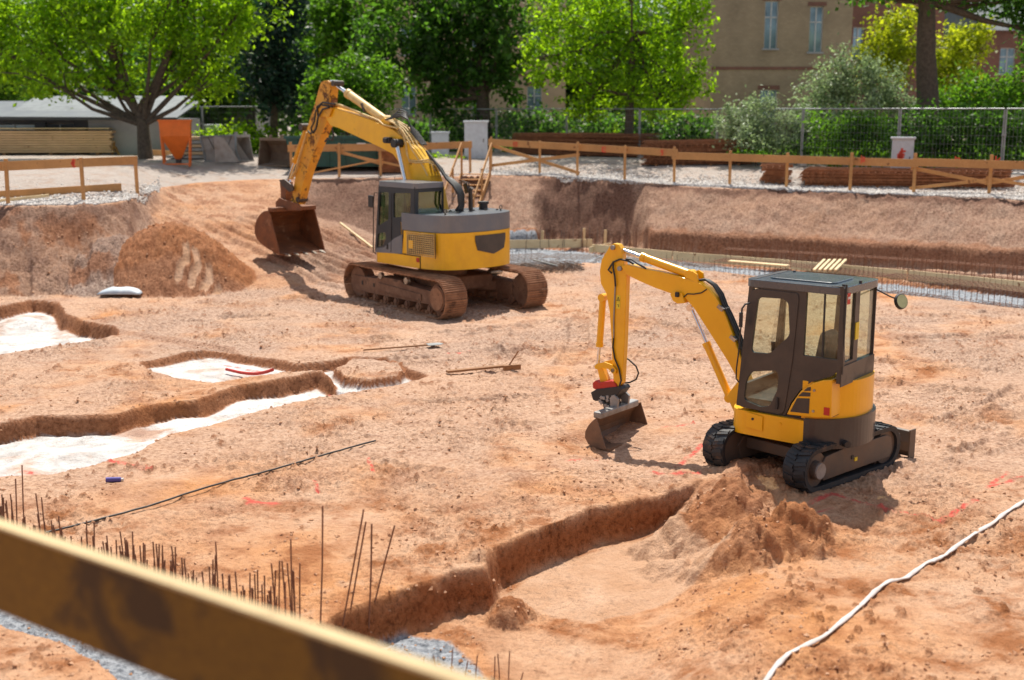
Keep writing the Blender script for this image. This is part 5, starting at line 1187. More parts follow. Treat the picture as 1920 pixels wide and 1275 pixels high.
g=ground_ray(214,905); cn=thing('spray_can','small blue spray can lying on the sand near the white blinding','can',g+Vector((0,0,.035)),rad(5))
m=MB(); m.cyl((-.10,0,0),(.08,0,0),.034,n=16); m.cyl((.08,0,0),(.095,0,0),.034,.022,n=16); m.build('can_body',M['blue'],cn)
m=MB(); m.cyl((.095,0,0),(.125,0,0),.02,n=12); m.build('cap',M['white'],cn)
g=ground_ray(229,551); m=MB(); vs=[];fs=[]
nx,ny=14,6
for j in range(ny+1):
    for i in range(nx+1):
        u=-1+2*i/nx;v=-1+2*j/ny; e=max(0,1-abs(u)**4)*max(0,1-abs(v)**3); vs.append((u*.56,v*.30,.02+.13*e*(1+.07*math.sin(i*1.3+j*.8))))
fs=[(j*(nx+1)+i,j*(nx+1)+i+1,(j+1)*(nx+1)+i+1,(j+1)*(nx+1)+i) for j in range(ny) for i in range(nx)]
m.add(vs,fs,True); o=m.build('sack',M['pad'],None,0,'pale blue grey sack lying at the foot of the claw marked spoil heap','sack'); o.location=g
md=o.modifiers.new('t','SOLIDIFY'); md.thickness=.03
a=AT(636,357,42.); b=AT(697,425,39.); c=(a+b)/2; 
a.z=ground_z(a.x,a.y)+.15; b.z=ground_z(b.x,b.y)+.08; c=(a+b)/2; m=MB(); m.bar(a-c,b-c,.06,.06); o=m.build('long_batten',M['wood_pale'],None,0,'long thin batten lying down the bank to the left of the large excavator cab','board'); o.location=c
# ================================================================ things on the left upper ground
SC=1.
def up(px,py,D):
    global SC
    v=ground_ray(px,py); SC=v.y/D; return v
# lumber stack
g=up(105,290,43); W_=4.2
ls=thing('lumber_stack','big neat stack of fresh sawn planks above the left rail fence','lumber',g,rad(4)); ls.scale=(SC,)*3
for k in range(9):
    m=MB(); off=random.uniform(-.04,.06)
    for j in range(5): m.box((off+random.uniform(-.03,.03),-.5+.25*j,.12+.085*k),(W_,.24,.070))
    m.build('plank_layer',M['lumber'],ls,bevel=.006)
m=MB(); m.box((.0,-.2,.92),(W_*.98,.9,.03)); m.build('top_sheet',M['wood_pale'],ls)
for x in (-1.6,0,1.6): m=MB(); m.box((x,0,.03),(.1,1.2,.09)); m.build('bearer',M['wood_dark'],ls)
a=up(200,290,44);m=MB(); m.bar((0,0,0),(.15,.6,1.35),.08,.03); m.bar((.25,0,0),(-.35,.6,1.0),.08,.03); o=m.build('leaning_battens',M['wood'],None,.002,'two crossed battens leaning at the right end of the lumber stack','board'); o.location=a+Vector((.35,-.3,0)); o.scale=(SC,)*3
m=MB(); a=up(262,290,45.); b=up(312,295,45.2); m.bar(Vector((0,0,.14)),(b-a)+Vector((.4,0,.14)),.05,.26); o=m.build('ground_board',M['wood'],None,.004,'timber board on edge between the lumber stack and the orange hopper','board'); o.location=a
# orange concrete hopper
g=up(333,312,43.8); hp_=thing('concrete_hopper','orange conical concrete hopper on a four legged frame','hopper',g,rad(12)); hp_.scale=(SC,)*3
m=MB(); T_=[(-.52,1.66),(.52,1.66)]
def frust(m,a,za,b,zb,cx=0):
    vs=[(-a,-a,za),(a,-a,za),(a,a,za),(-a,a,za),(cx-b,-b,zb),(cx+b,-b,zb),(cx+b,b,zb),(cx-b,b,zb)]
    m.add(vs,[(0,1,5,4),(1,2,6,5),(2,3,7,6),(3,0,4,7),(4,5,6,7)])
frust(m,.53,1.62,.50,1.1); frust(m,.50,1.1,.10,.28,.05); o_=m.build('cone',M['orange'],hp_); md=o_.modifiers.new('t','SOLIDIFY'); md.thickness=.02
m=MB()
for (a,b,c,d_) in ((-.55,-.55,.55,-.55),(.55,-.55,.55,.55),(.55,.55,-.55,.55),(-.55,.55,-.55,-.55)): m.bar((a,b,1.63),(c,d_,1.63),.05,.06,ext=.02)
m.build('rim',M['orange'],hp_)
for sx in (-1,1):
    for sy in (-1,1): m=MB(); m.bar((sx*.50,sy*.46,1.2),(sx*.44,sy*.44,.0),.06,.06,up=(0,1,0)); m.build('leg',M['orange'],hp_)
m=MB()
for sx in (-1,1): m.bar((sx*.44,-.5,.06),(sx*.44,.5,.06),.07,.06); 
m.bar((-.44,-.44,.10),(.44,-.44,.10),.05,.05); m.build('base_frame',M['orange'],hp_)
m=MB(); m.cyl((.05,0,.28),(.05,0,.12),.11,n=14); m.bar((.05,-.12,.2),(.4,-.3,.45),.03,.03); m.build('outlet_gate',M['dark_steel'],hp_)
# grey concrete skip face with lifting chains
g=up(414,304,44.5); sk_=thing('grey_skip','grey steel concrete skip with a chain hung in a V across its face','skip',g,rad(-4)); sk_.scale=(SC,)*3
m=MB(); Q=[(-.62,0.0),(.62,0.0),(.66,.2),(.66,.95),(-.70,.95),(-.68,.5)]
m.plate([[(-.56,.02),(.72,.04),(.60,.45),(.60,.98),(-.72,.92),(-.62,.45)]],lambda u,v,w:(u,w+.18*(v-.5)**2,v),-.03,.03); m.build('face_plate',M['concrete_skip'],sk_)
m=MB(); pts=[(-.56,.02),(.72,.04),(.60,.45),(.60,.98),(-.72,.92),(-.62,.45)]
for i in range(6): a=pts[i];b=pts[(i+1)%6]; m.bar((a[0],-.05+.18*(a[1]-.5)**2,a[1]),(b[0],-.05+.18*(b[1]-.5)**2,b[1]),.06,.06,up=(0,1,0))
m.build('edge_frame',M['galv'],sk_)
for q_ in (.58,-.66):
    m=MB(); m.plate([[(0,.02),(.9,.03),(.35,.9),(0,.95)]],YZ,q_,q_+.04); m.build('side_plate',M['concrete_skip'],sk_)
m=MB(); m.tube([(-.42,-.08,.92),(-.2,-.09,.5),(.12,-.10,.1),(.3,-.09,.5),(.46,-.08,.94)],.014); m.build('chain',M['dark_steel'],sk_)
# loose digging buckets
def loose_bucket(label,px,py,D,W,rz,mat,flip=False):
    g=up(px,py,D); o=thing('spare_bucket',label,'bucket',g,rz,'spare digging buckets on the gravel'); o.scale=(SC,)*3
    prof=[(.05,.92),(-.22,.95),(-.50,.75),(-.62,.45),(-.55,.18),(-.3,.03),(.25,.02)]
    if flip: prof=[(-a,b) for a,b in prof]
    bk=bucket(o,[(p[0],p[1]) for p in prof],W,mat,teeth=0,thick=.035)
    m=MB(); m.bar((prof[0][0],-W/2,.95),(prof[0][0],W/2,.95),.14,.09); m.build('top_beam',mat,bk)
    for la in (-.25,.2): m=MB(); m.plate([[(prof[0][0]-.12,.95),(prof[0][0]+.08,.95),(prof[0][0]+.02,1.10),(prof[0][0]-.08,1.10)]],YZ,la,la+.06); m.build('bucket_ear',mat,bk)
    return o
loose_bucket('brown digging bucket lying on the gravel just left of the raised excavator arm',520,312,43.,1.25,rad(-112),M['dirty_bucket'])
loose_bucket('light grey digging bucket tipped on its side between the skip and the brown bucket',452,303,45.5,.8,rad(-35),M['concrete_skip'])
# timber/board pile behind the skip
g=up(385,298,47.5); bp_=thing('board_pile','low pile of grey used formwork boards behind the orange hopper and the skip','boards',g); bp_.scale=(SC,)*3
for k in range(6): m=MB(); m.box((random.uniform(-.1,.1),0,.1+.14*k),(2.6-.12*k,1.2,.11),Matrix.Rotation(random.uniform(-.04,.04),3,'Z')); m.build('board_layer',M['lumber'] if k%2 else M['concrete_skip'],bp_)
g=up(402,287,50); m=MB(); m.box((0,0,.55),(.55,.5,1.1)); m.box((0,0,1.13),(.62,.56,.06)); o=m.build('small_cabinet',M['cabinet'],None,.02,'small pale blue cabinet behind the board pile','cabinet'); o.location=g; o.scale=(SC,)*3
# green skip behind the arm
g=up(650,318,50); gs_=thing('green_container','dark green waste container partly hidden behind the raised excavator arm','container',g,rad(2)); gs_.scale=(SC,)*3
m=MB(); m.plate([[(-2.1,.15),(2.1,.15),(2.35,1.35),(-2.35,1.35)]],lambda u,v,w:(u,w,v),-.85,.85); m.build('body',M['green_skip'],gs_,bevel=.02)
m=MB(); m.box((0,-.88,1.33),(4.8,.08,.12)); 
for i in range(7): m.box((-1.9+i*.63,-.88,.75),(.07,.06,1.1))
m.build('rim',M['green_skip'],gs_); m=MB(); m.box((-1.2,-.93,1.05),(.5,.02,.10)); m.box((.7,-.93,1.05),(.35,.02,.12)); m.build('white_plate',M['white'],gs_)
m=MB(); m.cyl((-2.0,-.5,0),(-2.0,.5,0.0),.15); m.cyl((2.0,-.5,0),(2.0,.5,0),.15); m.build('roller',M['black'],gs_)
g=up(740,322,51); m=MB(); m.box((0,0,.45),(1.2,1.,.9)); 
for k in range(4): m.box((0,-.52,.15+.2*k),(1.25,.03,.05))
o=m.build('red_crate',M['rust_mat'],None,.01,'red brown steel crate behind the braced rail fence left of the boom','crate'); o.location=g; o.scale=(SC,)*3
# cabinets
def cabinet(label,px,py,D,w,h,rz=0,mark=None,grp='pale electricity cabinets'):
    g=AT(px,py,D); g.z=ground_z(g.x,g.y); o=thing('electricity_cabinet',label,'cabinet',g,rz,grp)
    m=MB(); m.box((0,0,h/2),(w,w*.55,h)); m.build('housing',M['cabinet'],o,bevel=.01)
    m=MB(); m.box((0,0,h+.04),(w+.10,w*.55+.10,.08)); m.build('roof',M['cabinet'],o,bevel=.015)
    m=MB(); m.box((0,-w*.275-.006,h*.5),(w*.86,.012,h*.86)); dr=m.build('door',M['cabinet'],o,bevel=.004)
    m=MB(); m.box((w*.33,-w*.275-.02,h*.5),(.03,.03,.16)); m.build('handle',M['dark_steel'],dr)
    if mark: digits(mark,(-.16,-w*.275-.014,h*.42),(1,0,0),(0,0,1),.42,M['red_spray'],dr)
    return o
cabinet('tall pale blue electricity cabinet left of the timber stair',893,310,52,.98,1.5)
cabinet('low pale cabinet top just visible between the boom and the tall cabinet',826,300,54,.75,1.0)
cabinet('white cabinet with a red sprayed mark behind the right rail fence',1691,303,42.5,.72,1.35,rad(-14),'E')
# ================================================================ mesh site fence
fp=[(300,62),(380,61),(507,60.5),(640,60),(808,60.),(932,58.5),(1064,55.5),(1201,52.5),(1347,49.5),(1508,46.3),(1690,43.7),(1888,41.7),(2090,40),(2300,38.5)]
fgroup='mesh panels of the site fence'
places=['behind the orange hopper','behind the board pile','behind the brown spare bucket','behind the excavator arm','behind the excavator boom','behind the tall cabinet','above the timber stair','left of the bright willow trunk','right of the bright willow trunk','in front of the white flowering bush','left of the white cabinet','right of the white cabinet','at the right edge of the site']
m_=None
for i in range(len(fp)-1):
    A=AT(fp[i][0],205,fp[i][1]);B=AT(fp[i+1][0],205,fp[i+1][1]); za=ground_z(A.x,A.y);zb=ground_z(B.x,B.y); A.z=za;B.z=zb; L=(B-A).length
    topz=4.82+(.12 if i<3 else 0)
    o=thing('site_fence_panel','galvanised mesh fence panel '+places[i],'fence panel',A,0,fgroup); d=(B-A); d.z=0; d=d*(1-.07/L); ht=topz-max(za,zb)
    m=MB(); b0=Vector((0,0,.10));
    for p,q in ((Vector((0,0,.05)),Vector((0,0,ht))),(d+Vector((0,0,.05)),d+Vector((0,0,ht))),(Vector((0,0,ht)),d+Vector((0,0,ht))),(Vector((0,0,.14)),d+Vector((0,0,.14)))): m.tube([p,q],.03,n=6)
    m.build('frame',M['galv'],o)
    m=MB(); n=int(L/.13)
    for k in range(1,n): m.bar(d*k/n+Vector((0,0,.14)),d*k/n+Vector((0,0,ht)),.004,.004,up=(0,1,0))
    for k in range(1,7): m.bar(Vector((0,0,.14+(ht-.14)*k/7)),d+Vector((0,0,.14+(ht-.14)*k/7)),.005,.005)
    m.build('mesh',M['galv'],o)
    m=MB(); m.box((0,0,.06),(.25,.7,.14)); m.build('foot',M['concrete_skip'],o,bevel=.02)
    m=MB(); m.box((-.04,0,ht*.62),(.16,.07,.05)); m.build('clamp',M['galv'],o)
# ================================================================ buildings behind
def building(name,label,p0,p1,D0,D1,dep,h,mat,wins,cat='building',z0=None,bands=None,roof=None):
    A=AT(p0,200,D0);B=AT(p1,200,D1); A.z=B.z=2.7; d=(B-A); L=d.length; ang=math.atan2(d.y,d.x)
    o=thing(name,label,cat,A,ang)
    # wins: (u, z, w, h) facade metres, from the left end
    outer=[(0,-.5),(L,-.5),(L,h),(0,h)]; holes=[[(u-w/2,z),(u+w/2,z),(u+w/2,z+hh),(u-w/2,z+hh)] for (u,z,w,hh) in wins]
    m=MB(); m.plate([outer]+holes,lambda u,v,w:(u,w,v),0,.35); m.box((L/2,dep/2+.4,h/2-.26),(L-.01,dep,h-.5)); m.build('wall',mat,o)
    for (u,z,w,hh) in wins:
        m=MB()
        m.bar((u-w/2,.16,z),(u-w/2,.16,z+hh),.07,.08,up=(0,1,0)); m.bar((u+w/2,.16,z),(u+w/2,.16,z+hh),.07,.08,up=(0,1,0)); m.bar((u-w/2,.16,z+hh),(u+w/2,.16,z+hh),.08,.07); m.bar((u,.16,z),(u,.16,z+hh),.05,.05,up=(0,1,0)); m.bar((u-w/2,.16,z+hh*.66),(u+w/2,.16,z+hh*.66),.05,.05)
        f=m.build('window',M['white'],o); m=MB(); m.box((u,.20,z+hh/2),(w,.02,hh)); m.build('pane',M['windowglass'],f)
        m=MB(); m.box((u,-.03,z-.05),(w+.2,.12,.09)); m.build('sill',M['plaster_grey'],f)
        m=MB(); m.box((u,-.012,z+hh+.13),(w+.3,.03,.22)); m.build('lintel',M['brick_red'],f)
    if bands:
        for bz in bands: m=MB(); m.box((L/2,-.02,bz),(L,.06,.16)); m.build('string_course',M['brick_red'],o)
    if roof:
        m=MB(); vs=[(-.3,-.4,h),(L+.3,-.4,h),(L+.3,dep+.8,h),(-.3,dep+.8,h),(-.3,dep/2+.2,h+dep*.35),(L+.3,dep/2+.2,h+dep*.35)]
        m.add(vs,[(0,1,5,4),(2,3,4,5),(1,2,5),(3,0,4),(0,3,2,1)]); m.build('roof',roof,o)
    return o
building('tan_brick_house','tan brick apartment house with tall narrow windows behind the white flowering bush',1332,1590,70,70,12,14,M['brick_tan'],
 [(3.3,5.5,.75,2.6),(5.85,5.3,.75,2.5),(3.3,.8,.95,2.4),(5.85,9.6,.75,2.5),(3.3,9.8,.75,2.6)],bands=[4.4])
m=MB(); 
building('red_brick_house','red brick wing set back behind the yellow green shrub',1572,1760,78,80,10,13,M['brick_red'],[(1.2,5.4,.8,1.8),(3.8,5.4,.8,1.8),(1.2,9.,.8,1.8)],bands=[4.])
building('distant_brick_house','distant red brick house with grey blue windows at the right edge',1838,2090,88,88,10,7.6,M['brick_red'],[(1.6,1.6,1.1,1.8),(1.7,4.6,1.1,1.8),(5,1.6,1.1,1.8),(5,4.6,1.1,1.8)],bands=[3.8],roof=M['roof_blue'])
building('cream_house','cream plastered house half hidden behind the trees in the middle',640,1060,76,76,11,13,M['plaster'],[(4.2,1.8,.9,1.7),(4.2,5.4,.9,1.7),(8.6,1.8,.9,1.7),(8.6,5.4,.9,1.7),(12.,1.8,.9,1.7),(12,5.4,.9,1.7),(1.2,5.4,.9,1.7)],bands=[4.2],roof=M['roof_blue'])
building('pale_house','pale rendered house glimpsed behind the dark conifer at upper left',340,470,95,95,9,11,M['plaster_grey'],[(1.5,6.5,.9,1.6),(4,6.5,.9,1.6)],roof=M['roof_pale'])
# low shed at the left
A=AT(-120,270,56); A.z=2.45; sh=thing('low_shed','long low shed with dark openings and a pale sheet roof behind the lumber stack','shed',A,rad(0))
LX=AT(168,270,56).x-A.x; LE=AT(322,270,56).x-A.x
m=MB(); m.plate([[(0,-.3),(LX,-.3),(LX,1.95),(0,1.95)],[(.6,.5),(2.3,.5),(2.3,1.7),(.6,1.7)],[(2.7,.5),(4.6,.5),(4.6,1.7),(2.7,1.7)],[(5.1,.3),(6.4,.3),(6.4,1.75),(5.1,1.75)]],lambda u,v,w:(u,w,v),0,.2); m.build('dark_wall',M['shed_dark'],sh)
m=MB(); m.box((LX/2,.6,.9),(LX-.2,.02,2.0)); m.build('back_board',M['black'],sh)
for k,(a,b) in enumerate(((.6,2.3),(2.7,4.6),(5.1,6.4))):
    m=MB(); m.box(((a+b)/2,.12,1.1),(b-a,.03,1.1)); w_=m.build('window',M['windowglass'] if k==1 else M['shed_dark'],sh); m=MB(); m.bar(((a+b)/2,.08,.5),((a+b)/2,.08,1.7),.05,.05,up=(0,1,0)); m.build('mullion',M['plaster_grey'],w_)
m=MB(); m.box(((LX+LE)/2,.1,.85),(LE-LX,.2,2.3)); m.box((LE/2,3.,.8),(LE-.1,5.,2.2)); m.build('pale_wall',M['plaster_grey'],sh)
m=MB(); m.add([(-.4,-.5,2.02),(LE+.4,-.5,1.96),(LE+.4,4.,2.75),(-.4,4.,2.75),(-.4,-.5,1.94),(LE+.4,-.5,1.88),(LE+.4,4,2.67),(-.4,4,2.67)],[(0,1,2,3),(7,6,5,4),(0,4,5,1),(1,5,6,2),(3,2,6,7),(0,3,7,4)]); rf_=m.build('roof',M['roof_blue'],sh)
m=MB(); m.add([(3.2,1.2,2.30),(LE+.1,1.2,2.26),(LE+.1,4.1,3.0),(3.2,4.1,3.0),(3.2,1.2,2.22),(LE+.1,1.2,2.18),(LE+.1,4.1,2.9),(3.2,4.1,2.9)],[(0,1,2,3),(7,6,5,4),(0,4,5,1),(1,5,6,2),(3,2,6,7),(0,3,7,4)]); m.build('pale_sheeting',M['roof_pale'],rf_)
m=MB(); m.bar((-.4,-.52,1.97),(LE+.4,-.52,1.92),.1,.14); m.build('gutter',M['shed_dark'],rf_)
# ================================================================ trees and shrubs
def leaves(blobs,n,size,loose=.22,clumps=16,shape=None):
    """blobs: (x,y,z,rx,ry,rz) local metres"""
    w=np.array([b[3]*b[5] for b in blobs]); w=w/w.sum(); V=[]
    for b,wi in zip(blobs,w):
        k=max(4,int(clumps)); d=RNG.normal(size=(k,3)); d/=np.linalg.norm(d,axis=1)[:,None]; r=RNG.random(k)**.45
        C=np.array(b[:3])+d*r[:,None]*np.array(b[3:])
        m=int(n*wi); ci=RNG.integers(0,k,m); P=C[ci]+RNG.normal(size=(m,3))*np.array(b[3:])*loose*(.6+.8*RNG.random((m,1)))
        V.append(P)
    P=np.concatenate(V).astype(np.float32); m=len(P)
    nrm=RNG.normal(size=(m,3))+np.array([0,0,.6]); nrm/=np.linalg.norm(nrm,axis=1)[:,None]
    t=np.cross(nrm,RNG.normal(size=(m,3))); t/=np.linalg.norm(t,axis=1)[:,None]; b_=np.cross(nrm,t)
    s=size*(.6+.8*RNG.random((m,1)))
    Q=np.stack([P-t*s,P-b_*s*.55+nrm*s*.12,P+t*s,P+b_*s*.55+nrm*s*.12],1).reshape(-1,3)
    return Q
def leafmesh(name,Q,mat,parent=None,**kw):
    m=len(Q)//4; me=bpy.data.meshes.new(name); me.vertices.add(len(Q)); me.vertices.foreach_set('co',Q.astype(np.float32).ravel())
    me.loops.add(4*m); me.loops.foreach_set('vertex_index',np.arange(4*m,dtype=np.int32)); me.polygons.add(m)
    me.polygons.foreach_set('loop_start',np.arange(0,4*m,4,dtype=np.int32)); me.polygons.foreach_set('loop_total',np.full(m,4,np.int32)); me.update(calc_edges=True)
    me.materials.append(mat); o=bpy.data.objects.new(name,me); col.objects.link(o)
    if parent: parented(o,parent)
    return tag(o,**kw)
def plant(name,label,cat,D,blobs,mat,dens=1.,size=.13,trunk=None,tr=.2,group=None,dd=1.,clumps=16,loose=.22,limbs=True,base=None):
    """blobs in survey pixels at distance D: (px,py,rx,ry)"""
    s=D/F_PX; c=AT(base if base is not None else (trunk[0][0] if trunk else blobs[0][0]),230,D); g=Vector((c.x,D,ground_z(c.x,D)))
    o=thing(name,label,cat,g,0,group); B=[]
    for (px,py,rx,ry) in blobs:
        v=AT(px,py,D)-g; B.append((v.x,random.uniform(-.4,.4)*rx*s*dd,v.z,rx*s,rx*s*.9*dd,ry*s))
    area=sum(b[3]*b[5] for b in B)*3.14
    leafmesh('crown',leaves(B,int(area/(size*size)*2.6*dens),size,loose,clumps),M[mat],o)
    if trunk:
        m=MB(); T=[AT(a,b,D)-g for a,b in trunk]; T[0].z=-.2; m.tube(T,tr,n=9,r1=tr*.5); tk=m.build('trunk',M['bark'],o)
        if limbs:
            m=MB(); top=T[-1]
            for b in B:
                e=Vector(b[:3]); k=random.randrange(max(1,len(T)-2),len(T)) if len(T)>1 else 0; st0=T[k]; mid=(st0+e)/2+Vector((0,0,-.15*abs(b[3]))); m.tube([st0,mid,e],tr*.38,n=6,r1=tr*.1)
                for j in range(3):
                    q=e+Vector((random.uniform(-.8,.8)*b[3],random.uniform(-.8,.8)*b[4],random.uniform(-.3,.8)*b[5])); m.tube([mid.lerp(e,.5),(e+q)/2,q],tr*.14,n=5,r1=tr*.04)
            m.build('limbs',M['bark'],o)
    else:
        m=MB()
        for b in B:
            e=Vector(b[:3])
            for j in range(3): m.tube([(e.x*.8,b[1],-.1),(e.x+random.uniform(-.3,.3),b[1],max(.2,e.z*.5)),(e.x+random.uniform(-.5,.5)*b[3],b[1],e.z+b[5]*.4)],.03,n=5,r1=.01)
        m.build('stems',M['bark'],o)
    return o
# left maple: forked trunk built with two main limbs
mp_=plant('broadleaf_tree','bright green tree with a forked trunk beside the low shed at upper left','tree',51,
 [(30,70,100,90),(120,20,100,110),(215,60,95,95),(300,20,110,90),(395,70,90,90),(90,140,110,45),(200,150,80,40),(390,150,60,50),(450,20,70,70),(330,110,60,60),(-60,60,80,110),(140,-60,180,90),(360,-60,150,80)],'leaf_bright',.75,.12,[(272,280),(268,235),(258,205)],.34,clumps=20,loose=.17)
s=51/F_PX; g=mp_.location; m=MB()
m.tube([AT(258,210,51)-g,AT(232,170,51)-g,AT(210,90,51)-g,AT(212,0,51)-g,AT(200,-80,51)-g],.22,n=8,r1=.07); m.tube([AT(262,208,51)-g,AT(290,160,51)-g,AT(318,95,51)-g,AT(345,30,51)-g,AT(360,-60,51)-g],.20,n=8,r1=.06)
m.tube([AT(240,188,51)-g,AT(190,160,51)-g,AT(120,110,51)-g,AT(80,40,51)-g],.11,n=7,r1=.04); m.build('main_limbs',M['bark'],mp_)
plant('conifer','very dark conifer between the maple and the excavator arm','tree',58,[(515,170,62,50),(510,110,66,55),(525,50,58,60),(535,-20,50,60),(560,150,40,50)],'leaf_conifer',1.3,.14,[(512,260),(515,150)],.25,clumps=22,loose=.2,limbs=False)
plant('ivy_shrub','dense leafy shrub with a sunlit left edge rising behind the boom tip','shrub',53,[(600,170,36,50),(650,200,60,55),(690,165,60,60),(610,225,45,45),(660,130,50,40)],'leaf_mid',1.2,.10,clumps=24,loose=.18)
plant('broadleaf_tree','mid green tree above the tip of the excavator boom','tree',64,[(600,60,60,70),(640,0,80,70),(690,60,60,70),(575,110,40,40),(720,0,60,60)],'leaf_mid',1.,.15,[(640,240),(640,80)],.3)
plant('chestnut_tree','large dark chestnut tree in front of the cream house','tree',60,[(800,110,80,90),(870,130,80,90),(770,20,90,80),(860,20,100,80),(950,40,90,90),(930,140,60,60),(820,180,50,40),(700,100,50,70),(900,-60,140,60)],'leaf_dark',1.1,.15,[(908,260),(905,180),(900,80)],.42,clumps=20,loose=.2)
plant('willow_tree','bright green feathery tree above the timber rail fence in the middle','tree',54,[(1050,40,75,80),(1130,20,90,80),(1220,40,90,90),(1290,50,50,80),(1060,130,70,60),(1150,130,80,70),(1240,130,80,70),(1010,110,45,50),(1300,160,36,50),(1180,190,60,40),(1240,205,50,35),(1100,200,50,35),(1180,-60,160,70)],'leaf_bright',.6,.10,[(1178,265),(1182,180),(1188,60)],.24,clumps=26,loose=.14)
plant('elder_bush','silvery flowering bush at the mesh fence in front of the tan brick house','bush',47.8,[(1385,235,45,48),(1430,225,50,50),(1475,235,40,50),(1440,265,70,30),(1500,250,25,35)],'leaf_silver',1.1,.065,clumps=30,loose=.16)
plant('elder_bush','tall silvery bush left of the big bare trunk','bush',50,[(1550,170,50,55),(1590,140,45,50),(1600,200,60,50),(1650,170,50,60),(1530,220,40,40),(1690,210,40,50)],'leaf_silver',.9,.075,clumps=26,loose=.18)
plant('hedge','dark green hedge behind the mesh fence left of the white cabinet','hedge',47.,[(1560,255,60,45),(1640,255,60,45),(1600,235,50,30)],'leaf_mid',1.3,.08,clumps=30)
plant('hedge','dark green hedge behind the white cabinet, reaching the right edge','hedge',45.,[(1720,250,60,50),(1800,250,60,50),(1880,250,60,50),(1960,245,60,55),(1840,225,60,30)],'leaf_dark',1.5,.08,clumps=30)
plant('yellow_shrub','yellow green sunlit shrub left of the big bare trunk','shrub',60,[(1650,80,50,50),(1690,110,50,50),(1630,120,35,35),(1700,50,40,40)],'leaf_yellow',1.,.11,clumps=20)
plant('yellow_shrub','yellow green sunlit shrub right of the big bare trunk','shrub',60,[(1790,90,45,55),(1800,150,50,60),(1760,140,30,60),(1830,70,30,40)],'leaf_yellow',1.,.11,clumps=20)
plant('lilac_bush','loose green bush in front of the distant red brick house','bush',50,[(1830,190,60,55),(1890,175,55,50),(1950,190,60,60),(1780,210,45,50),(1870,225,60,40)],'leaf_mid',1.,.085,clumps=26)
plant('old_tree','thick bare trunk of an old tree with dark leaves at the top right','tree',48.5,[(1640,-30,90,35),(1760,-60,140,60),(1880,5,60,35),(1930,-30,90,60),(1950,60,50,60),(1580,-70,80,50),(1840,-30,60,50)],'leaf_dark',1.1,.12,[(1738,262),(1740,190),(1736,100),(1738,0),(1745,-60)],.50,clumps=20)
plant('low_shrub','low green shrub below the cream house window','shrub',62,[(760,250,60,32),(830,252,60,32),(700,252,50,32)],'leaf_dark',1.4,.12,clumps=20)
plant('low_shrub','dark shrub under the chestnut tree behind the stair','shrub',60.5,[(900,250,60,36),(980,245,60,42),(1050,245,50,38)],'leaf_dark',1.4,.12,clumps=20)
plant('low_shrub','dark undergrowth below the bright feathery tree','shrub',58.5,[(1110,250,50,38),(1180,252,60,34),(1250,248,50,38),(1310,248,40,38)],'leaf_dark',1.5,.12,clumps=20)
plant('weeds','sunlit weeds behind the brown spare bucket','weeds',57,[(440,262,40,24),(490,265,40,24),(540,268,30,22),(395,262,30,22),(470,245,20,15)],'leaf_bright',1.2,.09,clumps=20)
plant('weeds','green weeds growing at the foot of the mesh fence left of the stair','weeds',52,[(800,300,30,12),(860,302,25,12)],'leaf_bright',1.3,.06,clumps=16)
plant('weeds','small tuft of tall weeds between the mat stacks','weeds',57.5,[(1135,262,24,22),(1152,252,12,18)],'leaf_bright',.9,.05,clumps=10)
plant('weeds','weeds at the mesh fence in front of the silvery bush','weeds',47.,[(1500,285,25,14),(1400,285,40,12)],'leaf_mid',1.2,.06,clumps=10)
k=0
labs=['at the far left above the shed roof','left of the dark conifer','behind the dark conifer','behind the boom tip','left of the cream house roof','over the cream house','right of the cream house','behind the willow','left of the tan brick house','over the distant brick house','beyond the right edge']
for i,(px,py,r) in enumerate(((-60,60,130),(330,110,120),(470,30,110),(590,60,110),(720,-20,110),(860,20,110),(1010,80,110),(1180,90,120),(1290,60,70),(1990,0,120),(2150,50,150))):
    plant('background_tree','deep green background tree '+labs[i],'tree',92,[(px,py,r,r),(px-r*.6,py+r*.5,r*.7,r*.7),(px+r*.6,py+r*.45,r*.7,r*.7),(px,py+r*.9,r*.9,r*.6)],'leaf_dark' if i%2 else 'leaf_mid',1.,.28,[(px,240),(px,py)],.4,'trees in the background',clumps=22,loose=.25)
wb=[(AT(px,210,115).x,RNG.uniform(-2,2),RNG.uniform(1,10),5.,3.,4.5) for px in range(-500,2600,70) for _ in (0,1)]
o=leafmesh('far_wood',leaves(wb,60000,.42,.3,14),M['leaf_dark'],None,label='continuous dark green wood far behind the houses',cat='trees',kind='stuff'); o.location=(0,115,2.7)
# grass verge beyond the mesh fence
n=26000; gx=RNG.uniform(-26,30,n); gy=RNG.uniform(44,76,n); lim=np.interp(gx,[AT(a,205,b).x for a,b in fp],[b for a,b in fp])
k_=(gy>lim+.3); gx=gx[k_];gy=gy[k_]; gz,_=terrain(gx,gy); P=np.stack([gx,gy,gz],-1); a=RNG.random(len(P))*6.28; h=RNG.uniform(.15,.4,len(P)); dx=np.stack([np.cos(a),np.sin(a),a*0],-1)*.05; upv=np.stack([RNG.normal(0,.08,len(P)),RNG.normal(0,.08,len(P)),h],-1)
Q=np.stack([P-dx,P+dx,P+dx*.3+upv,P-dx*.3+upv],1).reshape(-1,3)
leafmesh('grass',Q,M['leaf_mid'],None,label='long green grass behind the mesh fence',cat='grass',kind='stuff')
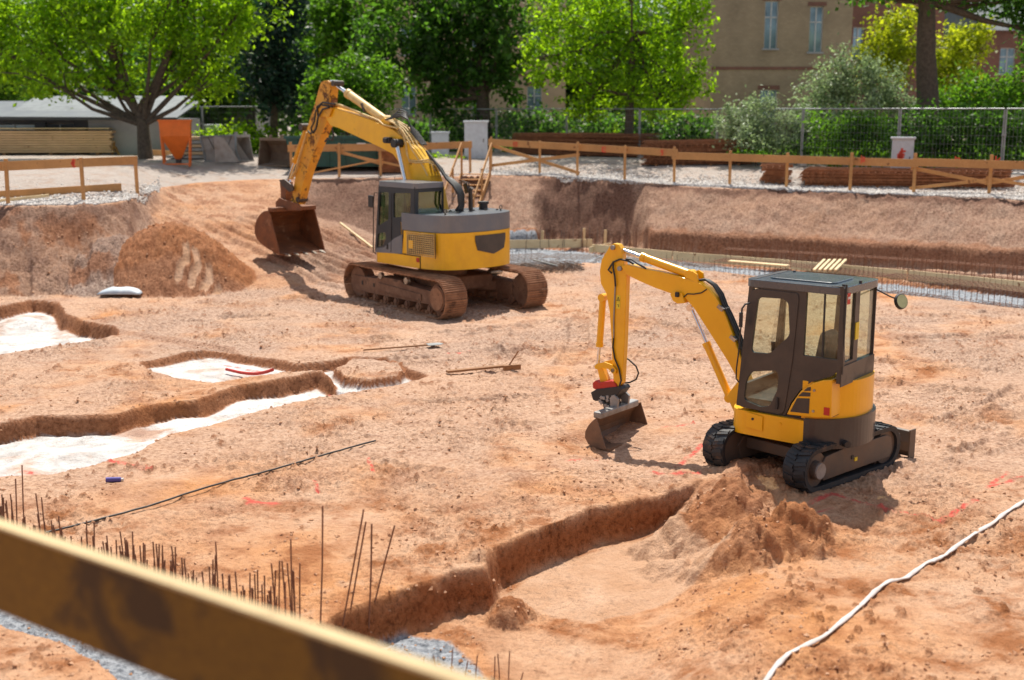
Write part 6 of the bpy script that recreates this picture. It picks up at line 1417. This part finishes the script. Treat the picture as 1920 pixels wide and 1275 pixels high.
# ================================================================ light, sky, camera
EL=62.
w=bpy.data.worlds.new('World'); scene.world=w; w.use_nodes=True; nt=w.node_tree; nt.nodes.clear(); out=nt.nodes.new('ShaderNodeOutputWorld'); bg=nt.nodes.new('ShaderNodeBackground'); sky=nt.nodes.new('ShaderNodeTexSky')
sky.sky_type='NISHITA'; sky.sun_disc=False; sky.sun_elevation=rad(EL); sky.sun_rotation=rad(0); sky.air_density=1.; sky.dust_density=1.5
tc=nt.nodes.new('ShaderNodeTexCoord'); nz=nt.nodes.new('ShaderNodeTexNoise'); nz.inputs['Scale'].default_value=2.2; nz.inputs['Detail'].default_value=7; nt.links.new(tc.outputs['Generated'],nz.inputs['Vector'])
cr=nt.nodes.new('ShaderNodeValToRGB'); cr.color_ramp.elements[0].position=.42; cr.color_ramp.elements[1].position=.62; nt.links.new(nz.outputs['Fac'],cr.inputs['Fac'])
mx=nt.nodes.new('ShaderNodeMix'); mx.data_type='RGBA'; nt.links.new(cr.outputs['Color'],mx.inputs[0]); nt.links.new(sky.outputs[0],mx.inputs[6]); mx.inputs[7].default_value=(5.,5.1,5.3,1)
nt.links.new(mx.outputs[2],bg.inputs['Color']); bg.inputs['Strength'].default_value=.10; nt.links.new(bg.outputs[0],out.inputs['Surface'])
sl=bpy.data.lights.new('sun','SUN'); sl.energy=4.9; sl.angle=rad(.6); sl.color=(1,.94,.84); so_=bpy.data.objects.new('sun',sl); col.objects.link(so_); so_.rotation_euler=(-rad(90-EL),0,0)
cam=bpy.data.cameras.new('camera'); cam.sensor_width=36; cam.lens=36*F_PX/1920; cam.clip_end=2000; cam.clip_start=.05
cam.dof.use_dof=True; cam.dof.focus_distance=17.5; cam.dof.aperture_fstop=1.0
co_=bpy.data.objects.new('camera',cam); col.objects.link(co_); co_.location=(0,0,CAM_H); co_.rotation_euler=(math.pi/2-PITCH,0,0); scene.camera=co_
scene.view_settings.view_transform='Standard'; scene.view_settings.look='None'; scene.view_settings.exposure=.36; scene.view_settings.gamma=1.
scene.cycles.max_bounces=6; scene.cycles.diffuse_bounces=3; scene.cycles.glossy_bounces=3; scene.cycles.transparent_max_bounces=12; scene.cycles.transmission_bounces=4
scene.cycles.use_denoising=True
